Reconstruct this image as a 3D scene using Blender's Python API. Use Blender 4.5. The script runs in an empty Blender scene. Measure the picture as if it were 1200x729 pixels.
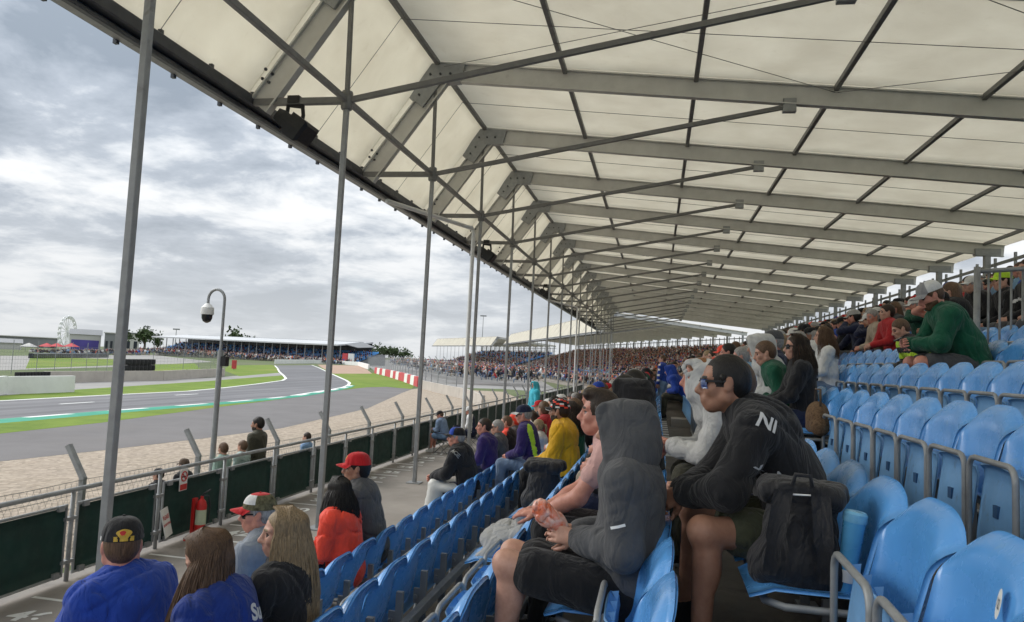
import bpy, math, random
import numpy as np
from mathutils import Matrix, Vector
random.seed(7)
RNG = np.random.default_rng(7)
SC = bpy.context.scene
COL = SC.collection

# ------------------------------------------------------------------ camera
CAM_F, CAM_YAW, CAM_PITCH, CAM_ROLL = 867.0 / 1200.0 * 36.0, .1962, .0659, .0511
def cam_axes():
    cy, sy, cp, sp = math.cos(CAM_YAW), math.sin(CAM_YAW), math.cos(CAM_PITCH), math.sin(CAM_PITCH)
    fwd = np.array([-sy * cp, cy * cp, sp]); right = np.array([cy, sy, 0.]); up = np.cross(right, fwd)
    c, s = math.cos(CAM_ROLL), math.sin(CAM_ROLL)
    return c * right + s * up, -s * right + c * up, fwd
AX_R, AX_U, AX_F = cam_axes()
cd = bpy.data.cameras.new('camera'); cam = bpy.data.objects.new('camera', cd); COL.objects.link(cam)
cd.sensor_width = 36.0; cd.lens = CAM_F; cd.clip_start = .05; cd.clip_end = 5000
cam.matrix_world = Matrix(((AX_R[0], AX_U[0], -AX_F[0], 0), (AX_R[1], AX_U[1], -AX_F[1], 0), (AX_R[2], AX_U[2], -AX_F[2], 0), (0, 0, 0, 1)))
SC.camera = cam

# ------------------------------------------------------------------ sky, sun, exposure
SUN_EL, SUN_AZ = math.radians(36), math.radians(-80)       # sun behind the cloud layer, to the left and ahead
w = bpy.data.worlds.new('World'); SC.world = w; w.use_nodes = True
nt = w.node_tree; nt.nodes.clear()
def N(t, kind, **kw):
    n = t.nodes.new(kind)
    for k, v in kw.items():
        if k.startswith('i_'):
            n.inputs[k[2:].replace('_', ' ')].default_value = v
        else: setattr(n, k, v)
    return n
def math_node(t, op, a, b=None, clamp=False):
    n = t.nodes.new('ShaderNodeMath'); n.operation = op; n.use_clamp = clamp
    for i, v in enumerate((a, b)):
        if v is None: continue
        if isinstance(v, (int, float)): n.inputs[i].default_value = v
        else: t.links.new(v, n.inputs[i])
    return n.outputs[0]
def ramp(t, fac, stops, interp='LINEAR'):
    n = t.nodes.new('ShaderNodeValToRGB'); n.color_ramp.interpolation = interp
    e = n.color_ramp.elements
    while len(e) < len(stops): e.new(.5)
    for el, (p, c) in zip(e, stops):
        el.position = p; el.color = (c, c, c, 1) if isinstance(c, (int, float)) else (*c, 1)
    t.links.new(fac, n.inputs[0]); return n.outputs[0]
L = nt.links.new
out = N(nt, 'ShaderNodeOutputWorld'); bg = N(nt, 'ShaderNodeBackground'); bg.inputs[1].default_value = .1
sky = N(nt, 'ShaderNodeTexSky', sky_type='NISHITA', sun_disc=False); sky.sun_elevation = SUN_EL; sky.sun_rotation = SUN_AZ; sky.air_density = 1.0; sky.dust_density = .3
tc = N(nt, 'ShaderNodeTexCoord'); sep = N(nt, 'ShaderNodeSeparateXYZ'); L(tc.outputs['Generated'], sep.inputs[0])
zc = math_node(nt, 'MAXIMUM', sep.outputs[2], 0.0); zc = math_node(nt, 'ADD', zc, .19)
px = math_node(nt, 'DIVIDE', sep.outputs[0], zc); py = math_node(nt, 'DIVIDE', sep.outputs[1], zc)
cmb = N(nt, 'ShaderNodeCombineXYZ'); L(px, cmb.inputs[0]); L(py, cmb.inputs[1])
def noise(t, vec, scale, detail, rough, dist=0., off=(0, 0, 0)):
    mp = t.nodes.new('ShaderNodeMapping'); mp.inputs['Location'].default_value = off; t.links.new(vec, mp.inputs[0])
    n = t.nodes.new('ShaderNodeTexNoise'); n.inputs['Scale'].default_value = scale; n.inputs['Detail'].default_value = detail
    n.inputs['Roughness'].default_value = rough; n.inputs['Distortion'].default_value = dist; t.links.new(mp.outputs[0], n.inputs['Vector']); return n.outputs['Fac']
n_big = noise(nt, cmb.outputs[0], .85, 7, .56, .12, (12.1, 0.4, 0))
n_mid = noise(nt, cmb.outputs[0], 2.6, 10, .60, .2, (1.3, 7.7, 2))
n_hole = noise(nt, cmb.outputs[0], 1.1, 6, .55, .3, (9.3, 2.2, 5))
mixd = math_node(nt, 'ADD', math_node(nt, 'MULTIPLY', n_big, .50), math_node(nt, 'MULTIPLY', n_mid, .50))
# thick cloud is darker and bluer underneath, thin cloud glows white
cloud = ramp(nt, mixd, [(.36, (5.1, 5.15, 5.2)), (.43, (4.6, 4.7, 4.8)), (.475, (3.5, 3.72, 3.98)), (.515, (2.35, 2.62, 3.0)), (.60, (1.5, 1.76, 2.1))])
hz = ramp(nt, sep.outputs[2], [(0.0, 0.70), (.07, .40), (.16, .12), (.30, 0.0)])
mh = N(nt, 'ShaderNodeMix', data_type='RGBA'); L(hz, mh.inputs[0]); L(cloud, mh.inputs[6]); mh.inputs[7].default_value = (5.3, 5.45, 5.55, 1)
hole = ramp(nt, n_hole, [(.655, 0.0), (.74, .75)])
mx = N(nt, 'ShaderNodeMix', data_type='RGBA'); L(math_node(nt, 'MULTIPLY', hole, ramp(nt, sep.outputs[2], [(.06, 0.), (.2, 1.)])), mx.inputs[0]); L(mh.outputs[2], mx.inputs[6])
skb = N(nt, 'ShaderNodeMix', data_type='RGBA', blend_type='MULTIPLY'); skb.inputs[0].default_value = 1; L(sky.outputs[0], skb.inputs[6]); skb.inputs[7].default_value = (1.0, 1.0, 1.0, 1)
L(skb.outputs[2], mx.inputs[7])
# an overcast sky is brighter overhead than at the horizon
zen = math_node(nt, 'ADD', math_node(nt, 'MULTIPLY', math_node(nt, 'MAXIMUM', sep.outputs[2], 0.), 1.5), .78)
mz = N(nt, 'ShaderNodeMix', data_type='RGBA', blend_type='MULTIPLY'); mz.inputs[0].default_value = 1; L(mx.outputs[2], mz.inputs[6]); L(zen, mz.inputs[7]); L(mz.outputs[2], bg.inputs[0]); L(bg.outputs[0], out.inputs[0])
sl = bpy.data.lights.new('sun', 'SUN'); sl.energy = 1.5; sl.angle = math.radians(50); sl.color = (1, .97, .92)
sun = bpy.data.objects.new('sun', sl); COL.objects.link(sun)
sd = Vector((math.sin(-SUN_AZ) * -math.cos(SUN_EL), math.cos(SUN_AZ) * math.cos(SUN_EL), math.sin(SUN_EL)))
sun.rotation_euler = sd.to_track_quat('Z', 'Y').to_euler(); sun.location = (0, 0, 60)
SC.view_settings.view_transform = 'Standard'; SC.view_settings.look = 'None'; SC.view_settings.exposure = 1.0; SC.view_settings.gamma = 1.0
SC.render.engine = 'CYCLES'; SC.cycles.use_denoising = True; SC.cycles.max_bounces = 8; SC.cycles.transmission_bounces = 6
SC.cycles.transparent_max_bounces = 12; SC.cycles.sample_clamp_indirect = 6

# ------------------------------------------------------------------ photograph pixels -> rays (1200 x 729)
def ray(x, y):
    d = AX_R * (x - 600) / 867. + AX_U * (364.5 - y) / 867. + AX_F
    return d / d[1]
def project(P):
    P = np.asarray(P, float); z = P @ AX_F
    return 600 + 867 * (P @ AX_R) / z, 364.5 - 867 * (P @ AX_U) / z, z
GZ, GA, GX = -3.45, .012, -8.5
def ground_z(X): return GZ + GA * (min(X, GX) - GX)
def gpix(x, y, lift=0.):
    d = ray(x, y); t = (GZ - GA * GX) / (d[2] - GA * d[0]); p = d * t; return Vector((p[0], p[1], p[2] + lift))

# ------------------------------------------------------------------ materials
def new_mat(name):
    m = bpy.data.materials.new(name); m.use_nodes = True; t = m.node_tree
    return m, t, t.nodes['Principled BSDF']
def setp(b, **kw):
    for k, v in kw.items():
        b.inputs[k.replace('_', ' ')].default_value = v
def spread(t, v):
    """copies of one mesh each get their own patch of the texture"""
    oi = t.nodes.new('ShaderNodeObjectInfo'); a = t.nodes.new('ShaderNodeVectorMath'); a.operation = 'MULTIPLY_ADD'; a.inputs[1].default_value = (1.37, 1.37, 1.37); t.links.new(oi.outputs['Location'], a.inputs[0]); t.links.new(v, a.inputs[2]); return a.outputs[0]
def mat(name, col, rough=.7, metal=0., var=.18, vscale=6., bump=0., bscale=40., spec=.4, coat=0., stain=None, coord='Object'):
    """plain surface with uneven colour, uneven gloss and fine relief"""
    m, t, b = new_mat(name); setp(b, Roughness=rough, Metallic=metal); b.inputs['Specular IOR Level'].default_value = spec
    if coat: b.inputs['Coat Weight'].default_value = coat; b.inputs['Coat Roughness'].default_value = .25
    tcn = t.nodes.new('ShaderNodeTexCoord'); v = spread(t, tcn.outputs[coord])
    nf = noise(t, v, vscale, 6, .6)
    lo = tuple(c * (1 - var) for c in col); hi = tuple(min(1, c * (1 + var)) for c in col)
    c = ramp(t, nf, [(.3, lo), (.7, hi)])
    if stain:
        n2 = noise(t, v, stain[0], 5, .65, .4, (5, 3, 1)); f = ramp(t, n2, [(stain[1], 0.), (stain[1] + .14, 1.)])
        mxn = t.nodes.new('ShaderNodeMix'); mxn.data_type = 'RGBA'; t.links.new(f, mxn.inputs[0]); t.links.new(c, mxn.inputs[6]); mxn.inputs[7].default_value = (*stain[2], 1); c = mxn.outputs[2]
    t.links.new(c, b.inputs['Base Color'])
    r = ramp(t, noise(t, v, vscale * 2.3, 4, .6, 0, (2, 8, 4)), [(.3, max(.02, rough - .1)), (.7, min(1, rough + .1))]); t.links.new(r, b.inputs['Roughness'])
    if bump:
        bn = t.nodes.new('ShaderNodeBump'); bn.inputs['Strength'].default_value = bump; bn.inputs['Distance'].default_value = .01
        t.links.new(noise(t, v, bscale, 5, .6), bn.inputs['Height']); t.links.new(bn.outputs[0], b.inputs['Normal'])
    return m
MATS = {}
def cloth(col, key=None, rough=.92, fine=1.):
    """woven cloth: soft large folds and a fine weave as relief"""
    key = key or 'cloth_%.3f_%.3f_%.3f' % tuple(col)
    if key in MATS: return MATS[key]
    m, t, b = new_mat(key); setp(b, Roughness=rough); b.inputs['Specular IOR Level'].default_value = .25
    b.inputs['Sheen Weight'].default_value = .12; b.inputs['Sheen Roughness'].default_value = .6
    tcn = t.nodes.new('ShaderNodeTexCoord'); v = tcn.outputs['Object']
    c = ramp(t, noise(t, v, 9, 6, .65), [(.3, tuple(x * .8 for x in col)), (.7, tuple(min(1, x * 1.15) for x in col))]); t.links.new(c, b.inputs['Base Color'])
    mp = t.nodes.new('ShaderNodeMapping'); mp.inputs['Scale'].default_value = (1, 1, .45); mp.inputs['Rotation'].default_value = (.3, .5, 0); t.links.new(v, mp.inputs[0])
    h1 = noise(t, mp.outputs[0], 11, 3, .5, 1.4); h2 = noise(t, v, 260, 2, .5)
    b1 = t.nodes.new('ShaderNodeBump'); b1.inputs['Strength'].default_value = .9 * fine; b1.inputs['Distance'].default_value = .03; t.links.new(h1, b1.inputs['Height'])
    b2 = t.nodes.new('ShaderNodeBump'); b2.inputs['Strength'].default_value = .25; b2.inputs['Distance'].default_value = .004; t.links.new(h2, b2.inputs['Height']); t.links.new(b1.outputs[0], b2.inputs['Normal'])
    t.links.new(b2.outputs[0], b.inputs['Normal']); MATS[key] = m; return m
def skin(col, key):
    if key in MATS: return MATS[key]
    m, t, b = new_mat(key); setp(b, Roughness=.5); b.inputs['Subsurface Weight'].default_value = .12; b.inputs['Subsurface Radius'].default_value = (.012, .005, .003)
    tcn = t.nodes.new('ShaderNodeTexCoord'); v = tcn.outputs['Object']
    c = ramp(t, noise(t, v, 28, 5, .6), [(.3, (col[0] * .86, col[1] * .78, col[2] * .76)), (.7, (min(1, col[0] * 1.1), col[1] * 1.1, col[2] * 1.1))]); t.links.new(c, b.inputs['Base Color'])
    bn = t.nodes.new('ShaderNodeBump'); bn.inputs['Strength'].default_value = .2; bn.inputs['Distance'].default_value = .003; t.links.new(noise(t, v, 220, 3, .6), bn.inputs['Height']); t.links.new(bn.outputs[0], b.inputs['Normal'])
    MATS[key] = m; return m
def hairm(col, key):
    if key in MATS: return MATS[key]
    m, t, b = new_mat(key); setp(b, Roughness=.5); b.inputs['Specular IOR Level'].default_value = .35
    tcn = t.nodes.new('ShaderNodeTexCoord'); v = tcn.outputs['Object']
    mp = t.nodes.new('ShaderNodeMapping'); mp.inputs['Scale'].default_value = (6, 6, .7); t.links.new(v, mp.inputs[0])
    nf = noise(t, mp.outputs[0], 26, 4, .6, .3)
    c = ramp(t, nf, [(.3, tuple(x * .55 for x in col)), (.7, tuple(min(1, x * 1.45) for x in col))]); t.links.new(c, b.inputs['Base Color'])
    bn = t.nodes.new('ShaderNodeBump'); bn.inputs['Strength'].default_value = .6; bn.inputs['Distance'].default_value = .006; t.links.new(nf, bn.inputs['Height']); t.links.new(bn.outputs[0], b.inputs['Normal'])
    MATS[key] = m; return m
SKIN_FAIR = skin((.56, .32, .235), 'skin_fair'); SKIN_PINK = skin((.58, .27, .2), 'skin_pink'); SKIN_TAN = skin((.36, .19, .125), 'skin_tan'); SKIN_DARK = skin((.13, .07, .045), 'skin_dark')
M_EYE = mat('eye_dark', (.03, .02, .018), .2, var=.05); M_LIP_FAIR = skin((.45, .17, .14), 'lip')
HAIR_BLACK = hairm((.012, .010, .009), 'hair_black'); HAIR_DARK = hairm((.035, .022, .015), 'hair_dark_brown'); HAIR_BROWN = hairm((.115, .066, .038), 'hair_brown')
HAIR_BLONDE = hairm((.30, .215, .125), 'hair_blonde'); HAIR_GREY = hairm((.30, .29, .28), 'hair_grey'); HAIR_GINGER = hairm((.24, .10, .035), 'hair_ginger')
M_STEEL = mat('galvanised_steel', (.30, .31, .315), .55, .35, var=.16, vscale=9, bump=.08, stain=(3, .62, (.19, .185, .175)))
M_POST = mat('grey_painted_steel', (.30, .31, .315), .5, .2, var=.12, vscale=7, bump=.05, stain=(2.2, .64, (.15, .145, .135)))
M_BEAM = mat('aluminium_rafter', (.56, .555, .53), .5, .15, var=.08, vscale=2.5, bump=.05, stain=(1.1, .64, (.43, .42, .395)))
M_TUBE = mat('dark_grey_brace', (.19, .19, .187), .55, .2, var=.12, vscale=5)
M_EAVE = mat('dark_gutter', (.075, .08, .09), .45, .3, var=.15, vscale=4)
M_BLACK = mat('black_plastic', (.014, .014, .016), .45, var=.2, vscale=12, bump=.1)
M_WHITE = mat('white_paint', (.74, .74, .72), .6, var=.08, vscale=5, bump=.05)
M_RED = mat('red_paint', (.52, .02, .018), .4, var=.12)
M_SEAT = mat('blue_seat_plastic', (.10, .345, .77), .27, var=.07, vscale=4, bump=.015, bscale=90, spec=.6, coat=.25, stain=(6, .62, (.17, .38, .68)))
M_SEATB = M_SEAT
M_PAN = mat('blue_seat_underside', (.19, .40, .68), .42, var=.10, vscale=6, bump=.08, bscale=90, stain=(9, .60, (.14, .25, .42)))
M_DECK = mat('terrace_deck', (.14, .125, .11), .85, var=.28, vscale=3, bump=.35, bscale=60, stain=(1.6, .58, (.06, .055, .05)), coord='Object')
M_PROM = mat('promenade_concrete', (.27, .245, .22), .85, var=.16, vscale=1.1, bump=.3, bscale=80, stain=(.7, .56, (.18, .165, .15)))
M_GREEN = mat('green_mesh_panel', (.006, .034, .028), .7, var=.25, vscale=3, bump=.2, bscale=160)

# ------------------------------------------------------------------ mesh helpers
class MB:
    def __init__(s): s.v = []; s.f = []; s.m = []; s.n = 0
    def add(s, v, f, m=0):
        s.v.extend([tuple(map(float, p)) for p in v]); s.f.extend([tuple(int(i) + s.n for i in q) for q in f]); s.m.extend([m] * len(f) if isinstance(m, int) else list(m)); s.n += len(v); return s
    def box(s, lo, hi, m=0):
        (x0, y0, z0), (x1, y1, z1) = lo, hi
        return s.add([(x0, y0, z0), (x1, y0, z0), (x1, y1, z0), (x0, y1, z0), (x0, y0, z1), (x1, y0, z1), (x1, y1, z1), (x0, y1, z1)],
                     [(0, 3, 2, 1), (4, 5, 6, 7), (0, 1, 5, 4), (1, 2, 6, 5), (2, 3, 7, 6), (3, 0, 4, 7)], m)
    def prism(s, prof, p, q, up=(0, 0, 1), m=0, q_up=None):
        """profile [(a,b)] swept from p to q; a along the side axis, b along up"""
        p, q = Vector(p), Vector(q); d = (q - p).normalized(); upv = Vector(up); sd_ = d.cross(upv).normalized(); u = sd_.cross(d)
        n = len(prof); v = [p + sd_ * a + u * b for a, b in prof] + [q + sd_ * a + u * b for a, b in prof]
        f = [(i, (i + 1) % n, n + (i + 1) % n, n + i) for i in range(n)] + [tuple(range(n - 1, -1, -1)), tuple(range(n, 2 * n))]
        return s.add(v, f, m)
    def bar(s, p, q, w_, h_, up=(0, 0, 1), m=0):
        a, b = w_ / 2, h_ / 2; c = min(a, b) * .18
        return s.prism([(-a + c, -b), (a - c, -b), (a, -b + c), (a, b - c), (a - c, b), (-a + c, b), (-a, b - c), (-a, -b + c)], p, q, up, m)
    def ibeam(s, p, q, w_, h_, up=(0, 0, 1), m=0, t=.03):
        a, b, k = w_ / 2, h_ / 2, .02
        return s.prism([(-a, -b), (a, -b), (a, -b + t), (k, -b + t), (k, b - t), (a, b - t), (a, b), (-a, b), (-a, b - t), (-k, b - t), (-k, -b + t), (-a, -b + t)], p, q, up, m)
    def tube(s, path, r, n=10, m=0, closed=False, caps=True):
        P = [Vector(p) for p in path]; R = r if isinstance(r, (list, tuple)) else [r] * len(P); v = []; prev = None
        for i, p in enumerate(P):
            a = P[i - 1] if (i > 0 or closed) else p; b = P[(i + 1) % len(P)] if (i < len(P) - 1 or closed) else p
            d = (b - a).normalized() if (b - a).length > 1e-9 else Vector((0, 0, 1))
            u = prev - d * prev.dot(d) if prev is not None else d.orthogonal()
            if u.length < 1e-6: u = d.orthogonal()
            u.normalize(); prev = u; wv = d.cross(u)
            v += [p + (u * math.cos(2 * math.pi * j / n) + wv * math.sin(2 * math.pi * j / n)) * R[i] for j in range(n)]
        k = len(P); f = []
        for i in range(k if closed else k - 1):
            for j in range(n):
                i2 = (i + 1) % k; f.append((i * n + j, i * n + (j + 1) % n, i2 * n + (j + 1) % n, i2 * n + j))
        if caps and not closed: f += [tuple(range(n - 1, -1, -1)), tuple(range((k - 1) * n, k * n))]
        return s.add(v, f, m)
    def lathe(s, prof, origin=(0, 0, 0), n=20, m=0, axis=None):
        """prof [(r,z)] about z"""
        o = Vector(origin); v = []; k = len(prof)
        Rm = Vector((0, 0, 1)).rotation_difference(Vector(axis)).to_matrix() if axis else Matrix.Identity(3)
        for r, z in prof: v += [o + Rm @ Vector((r * math.cos(2 * math.pi * j / n), r * math.sin(2 * math.pi * j / n), z)) for j in range(n)]
        f = [(i * n + j, i * n + (j + 1) % n, (i + 1) * n + (j + 1) % n, (i + 1) * n + j) for i in range(k - 1) for j in range(n)]
        f += [tuple(range(n - 1, -1, -1)), tuple(range((k - 1) * n, k * n))]
        return s.add(v, f, m)
    def sheet(s, P, th=.0, m=0):
        """grid P[i][j] of points -> sheet, thickened by th along its normals"""
        P = np.array(P, float); a, b = P.shape[:2]
        du = np.gradient(P, axis=0); dv = np.gradient(P, axis=1); nn = np.cross(du, dv); nn /= np.linalg.norm(nn, axis=2, keepdims=True) + 1e-12
        idx = lambda i, j: i * b + j
        f = [(idx(i, j), idx(i + 1, j), idx(i + 1, j + 1), idx(i, j + 1)) for i in range(a - 1) for j in range(b - 1)]
        if not th: return s.add(P.reshape(-1, 3), f, m)
        Q = P - nn * th; o = a * b; v = np.vstack([P.reshape(-1, 3), Q.reshape(-1, 3)])
        f2 = [tuple(o + x for x in reversed(q)) for q in f]
        ring = [idx(i, 0) for i in range(a)] + [idx(a - 1, j) for j in range(1, b)] + [idx(i, b - 1) for i in range(a - 2, -1, -1)] + [idx(0, j) for j in range(b - 2, 0, -1)]
        f3 = [(ring[(i + 1) % len(ring)], ring[i], o + ring[i], o + ring[(i + 1) % len(ring)]) for i in range(len(ring))]
        f3 = [tuple(reversed(q)) for q in f3]
        return s.add(v, f + f2 + f3, m)
    def mesh(s, name, mats, smooth=False):
        me = bpy.data.meshes.new(name); me.from_pydata(s.v, [], s.f); me.update()
        for x in (mats if isinstance(mats, (list, tuple)) else [mats]): me.materials.append(x)
        me.polygons.foreach_set('material_index', s.m)
        if smooth: me.polygons.foreach_set('use_smooth', [True] * len(me.polygons))
        return me
    def build(s, name, mats, parent=None, smooth=False):
        return link(name, s.mesh(name, mats, smooth), parent)
def link(name, me, parent=None, loc=None, rz=None):
    o = bpy.data.objects.new(name, me); COL.objects.link(o)
    if parent is not None: o.parent = parent
    if loc is not None: o.location = loc
    if rz is not None: o.rotation_euler = (0, 0, rz)
    return o
def smooth_angle(o, ang=35):
    me = o.data; me.polygons.foreach_set('use_smooth', [True] * len(me.polygons))
    try: me.set_sharp_from_angle(angle=math.radians(ang))
    except Exception: pass
    return o
def tag(o, label, cat, group=None):
    o['label'] = label; o['category'] = cat
    if group: o['group'] = group
    return o
def thing(name, label, cat, loc=(0, 0, 0), rz=0., group=None):
    return tag(link(name, None, None, loc, rz), label, cat, group)
def struct(o): o['kind'] = 'structure'; return o
def stuff(o): o['kind'] = 'stuff'; return o
def copy_tree(o, parent=None):
    c = o.copy(); COL.objects.link(c)
    if parent is not None: c.parent = parent; c.matrix_parent_inverse = o.matrix_parent_inverse.copy()
    for ch in list(o.children): copy_tree(ch, c)
    return c
def text_mesh(body, size, bold=0.):
    cu = bpy.data.curves.new('txt', 'FONT'); cu.body = body; cu.size = size; cu.align_x = 'CENTER'; cu.align_y = 'CENTER'; cu.offset = bold
    o = bpy.data.objects.new('txt', cu); COL.objects.link(o); dg = bpy.context.evaluated_depsgraph_get()
    me = bpy.data.meshes.new_from_object(o.evaluated_get(dg)); bpy.data.objects.remove(o); bpy.data.curves.remove(cu); return me

# ================================================================== TERRAIN AND CIRCUIT
def ground_mat(name, c1, c2, scale, c3=None, rough=.95, bump=.4, bscale=6., fine=0., streak=False):
    m, t, b = new_mat(name); setp(b, Roughness=rough); b.inputs['Specular IOR Level'].default_value = .2
    tcn = t.nodes.new('ShaderNodeTexCoord'); v = tcn.outputs['Object']
    c = ramp(t, noise(t, v, scale, 8, .68, .2), [(.33, c1), (.66, c2)])
    if c3:
        f = ramp(t, noise(t, v, scale * .13, 5, .6, .3, (4, 1, 0)), [(.48, 0.), (.66, 1.)])
        mx_ = t.nodes.new('ShaderNodeMix'); mx_.data_type = 'RGBA'; t.links.new(f, mx_.inputs[0]); t.links.new(c, mx_.inputs[6]); mx_.inputs[7].default_value = (*c3, 1); c = mx_.outputs[2]
    if fine:
        vo = t.nodes.new('ShaderNodeTexVoronoi'); vo.inputs['Scale'].default_value = fine; t.links.new(v, vo.inputs['Vector'])
        mx_ = t.nodes.new('ShaderNodeMix'); mx_.data_type = 'RGBA'; mx_.blend_type = 'MULTIPLY'; mx_.inputs[0].default_value = .45; t.links.new(c, mx_.inputs[6]); bw = t.nodes.new('ShaderNodeRGBToBW'); t.links.new(vo.outputs['Color'], bw.inputs[0]); t.links.new(bw.outputs[0], mx_.inputs[7]); c = mx_.outputs[2]
    if streak:
        mp = t.nodes.new('ShaderNodeMapping'); mp.inputs['Rotation'].default_value = (0, 0, -.22); mp.inputs['Scale'].default_value = (1.1, .02, 1); t.links.new(v, mp.inputs[0]); f = ramp(t, noise(t, mp.outputs[0], .8, 5, .6), [(.42, 0.), (.62, .75)])
        mx_ = t.nodes.new('ShaderNodeMix'); mx_.data_type = 'RGBA'; t.links.new(f, mx_.inputs[0]); t.links.new(c, mx_.inputs[6]); mx_.inputs[7].default_value = (.105, .104, .108, 1); c = mx_.outputs[2]
    t.links.new(c, b.inputs['Base Color'])
    bn = t.nodes.new('ShaderNodeBump'); bn.inputs['Strength'].default_value = bump; bn.inputs['Distance'].default_value = .05
    t.links.new(noise(t, v, bscale, 6, .7), bn.inputs['Height']); t.links.new(bn.outputs[0], b.inputs['Normal']); return m
G_FIELD = ground_mat('far_field', (.085, .12, .045), (.13, .15, .075), .05, (.16, .155, .11))
G_GRASS = ground_mat('mown_grass', (.10, .165, .022), (.165, .235, .035), .5, (.20, .225, .05), bscale=9)
G_GRAVEL = ground_mat('gravel', (.40, .33, .255), (.50, .42, .335), 3.5, (.45, .375, .30), bump=.45, bscale=34, fine=9.)
G_RUN = ground_mat('run_off_asphalt', (.150, .143, .142), (.185, .176, .174), .35, (.165, .15, .14), bscale=40, bump=.2)
G_TRACK = ground_mat('track_asphalt', (.165, .163, .17), (.205, .202, .208), .25, (.15, .15, .157), rough=.8, bscale=40, bump=.2, streak=True)
G_SERV = ground_mat('service_road', (.26, .25, .24), (.32, .31, .29), .3)
G_DIRT = ground_mat('red_gravel', (.34, .23, .17), (.42, .30, .23), .4)
M_LINE = mat('white_line', (.72, .72, .69), .7, var=.12, vscale=.8)
M_KGREEN = mat('kerb_green', (.02, .27, .17), .65, var=.15, vscale=.6)

def flat(name, pts, m, lift):
    me = bpy.data.meshes.new(name); v = [(p[0], p[1], ground_z(p[0]) + lift) for p in pts]
    me.from_pydata(v, [], [tuple(range(len(v)))]); me.update()
    if me.polygons[0].normal.z < 0: me.flip_normals()
    me.materials.append(m); return struct(link(name, me))
def gp(*pix): return [tuple(gpix(x, y)[:2]) for x, y in pix]
mb = MB(); XS = [-1800, -900, -400, -200, -100, -60, -40, -20, GX, 200, 1600]; YS = [-400, -100, 0, 100, 300, 800, 2600]
mb.sheet([[(x, y, ground_z(x)) for x in XS] for y in YS]); g = mb.build('ground', G_FIELD)
if g.data.polygons[0].normal.z < 0: g.data.flip_normals()
struct(g)
flat('paved_apron', [(-8.6, 30), (-8.6, 70), (-10.5, 84), (-18, 88)] + gp((491, 453), (470, 445), (441, 436.5), (430, 428), (440, 421)) + [(-60, 330), (40, 330), (40, 30)], ground_mat('paving', (.24, .235, .225), (.31, .30, .29), .3, (.20, .19, .18)), .003)
# edges between the surfaces, running away from the camera
e_gravel = [(-17.4, -60), (-17.4, 10)] + gp((0, 541), (120, 528), (234, 514.5), (330, 502), (430, 479), (470, 461), (482, 456.5), (492, 455))
e_run = [(-22.5, -60), (-23.0, 10)] + gp((0, 508.5), (120, 495.5), (250, 478), (354, 465), (396, 457.8), (430, 454), (453, 453.5), (482, 456.0))
e_kerb_o = [(-25.2, -60), (-25.4, 5)] + gp((0, 500.5), (140, 487.5), (250, 475), (300, 470))
e_trk_r = [(-27.6, -60), (-27.7, 5)] + gp((0, 491.5), (140, 480.5), (255, 472), (302, 468), (343.5, 464), (391, 456.6), (404, 454), (409.5, 451.5), (411, 449), (407, 446), (391, 439), (374, 431), (366, 428))
e_trk_l = [(-36.2, -60), (-36.2, 5)] + gp((0, 470), (130, 463), (220, 458.6), (259, 455), (302, 450), (331, 446), (335, 443.6), (332, 440), (327, 435.5), (325, 431.5), (322, 428.5))
flat('gravel_trap', [(-8.6, -60)] + [(-8.6, 40), (-10.5, 62), (-16.5, 80)] + gp((494, 454.5)) + e_gravel[::-1], G_GRAVEL, .004)
flat('run_off', e_gravel + e_run[::-1], G_RUN, .008)
flat('grass_verge', e_run + gp((486, 452), (470, 446), (452, 438), (420, 436), (398, 434.5), (384, 431)) + [e_trk_r[-2]] + [(x, y) for x, y in e_trk_r[::-1][2:]], G_GRASS, .012)
flat('race_track', e_trk_r + e_trk_l[::-1], G_TRACK, .016)
flat('gravel_beyond_corner', gp((391, 438), (378, 431.5), (372, 427.5), (420, 428.5), (430, 433), (436, 438)), G_DIRT, .014)
e_in = [(-39.5, -60), (-39.5, 5)] + gp((0, 464), (86, 457), (240, 447), (290, 443), (331, 440))
flat('inner_grass_verge', e_trk_l[:9] + gp((336, 441.5)) + e_in[::-1], G_GRASS, .012)
e_sv = [(-48, -60), (-48, 5)] + gp((0, 452), (60, 449), (240, 443), (300, 439), (331, 436.5))
flat('service_road', e_in + e_sv[::-1], G_SERV, .008)
flat('inner_field', gp((280, 441), (326, 437), (330, 432), (318, 427.5), (268, 428.5), (262, 434)), G_GRASS, .012)
flat('infield_grass', gp((30, 432), (140, 428), (140, 421), (36, 418)), G_GRASS, .010)
flat('infield_grass', gp((178, 437), (236, 433), (228, 426), (180, 427)), G_GRASS, .010)
flat('infield_road', gp((0, 434), (138, 430), (250, 424), (180, 416), (0, 417)), G_SERV, .006)
def strip(name, edge, w0, w1, m, lift, close=False):
    """a painted strip beside a polyline, from offset w0 to w1 (positive = right)"""
    E = [Vector((*p, 0)) for p in edge]; A, B = [], []
    for i, p in enumerate(E):
        a, b = E[max(0, i - 1)], E[min(len(E) - 1, i + 1)]; d = (b - a).normalized(); n = Vector((d.y, -d.x, 0)); A.append(p + n * w0); B.append(p + n * w1)
    mb = MB(); mb.add([(p.x, p.y, ground_z(p.x) + lift) for q in zip(A, B) for p in q], [(2 * i, 2 * i + 1, 2 * i + 3, 2 * i + 2) for i in range(len(E) - 1)]); return mb.build(name, m)
struct(strip('track_edge_line', e_trk_l, -.15, .18, M_LINE, .020)); struct(strip('track_edge_line', e_trk_r[6:], -.3, .05, M_LINE, .022))
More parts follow.
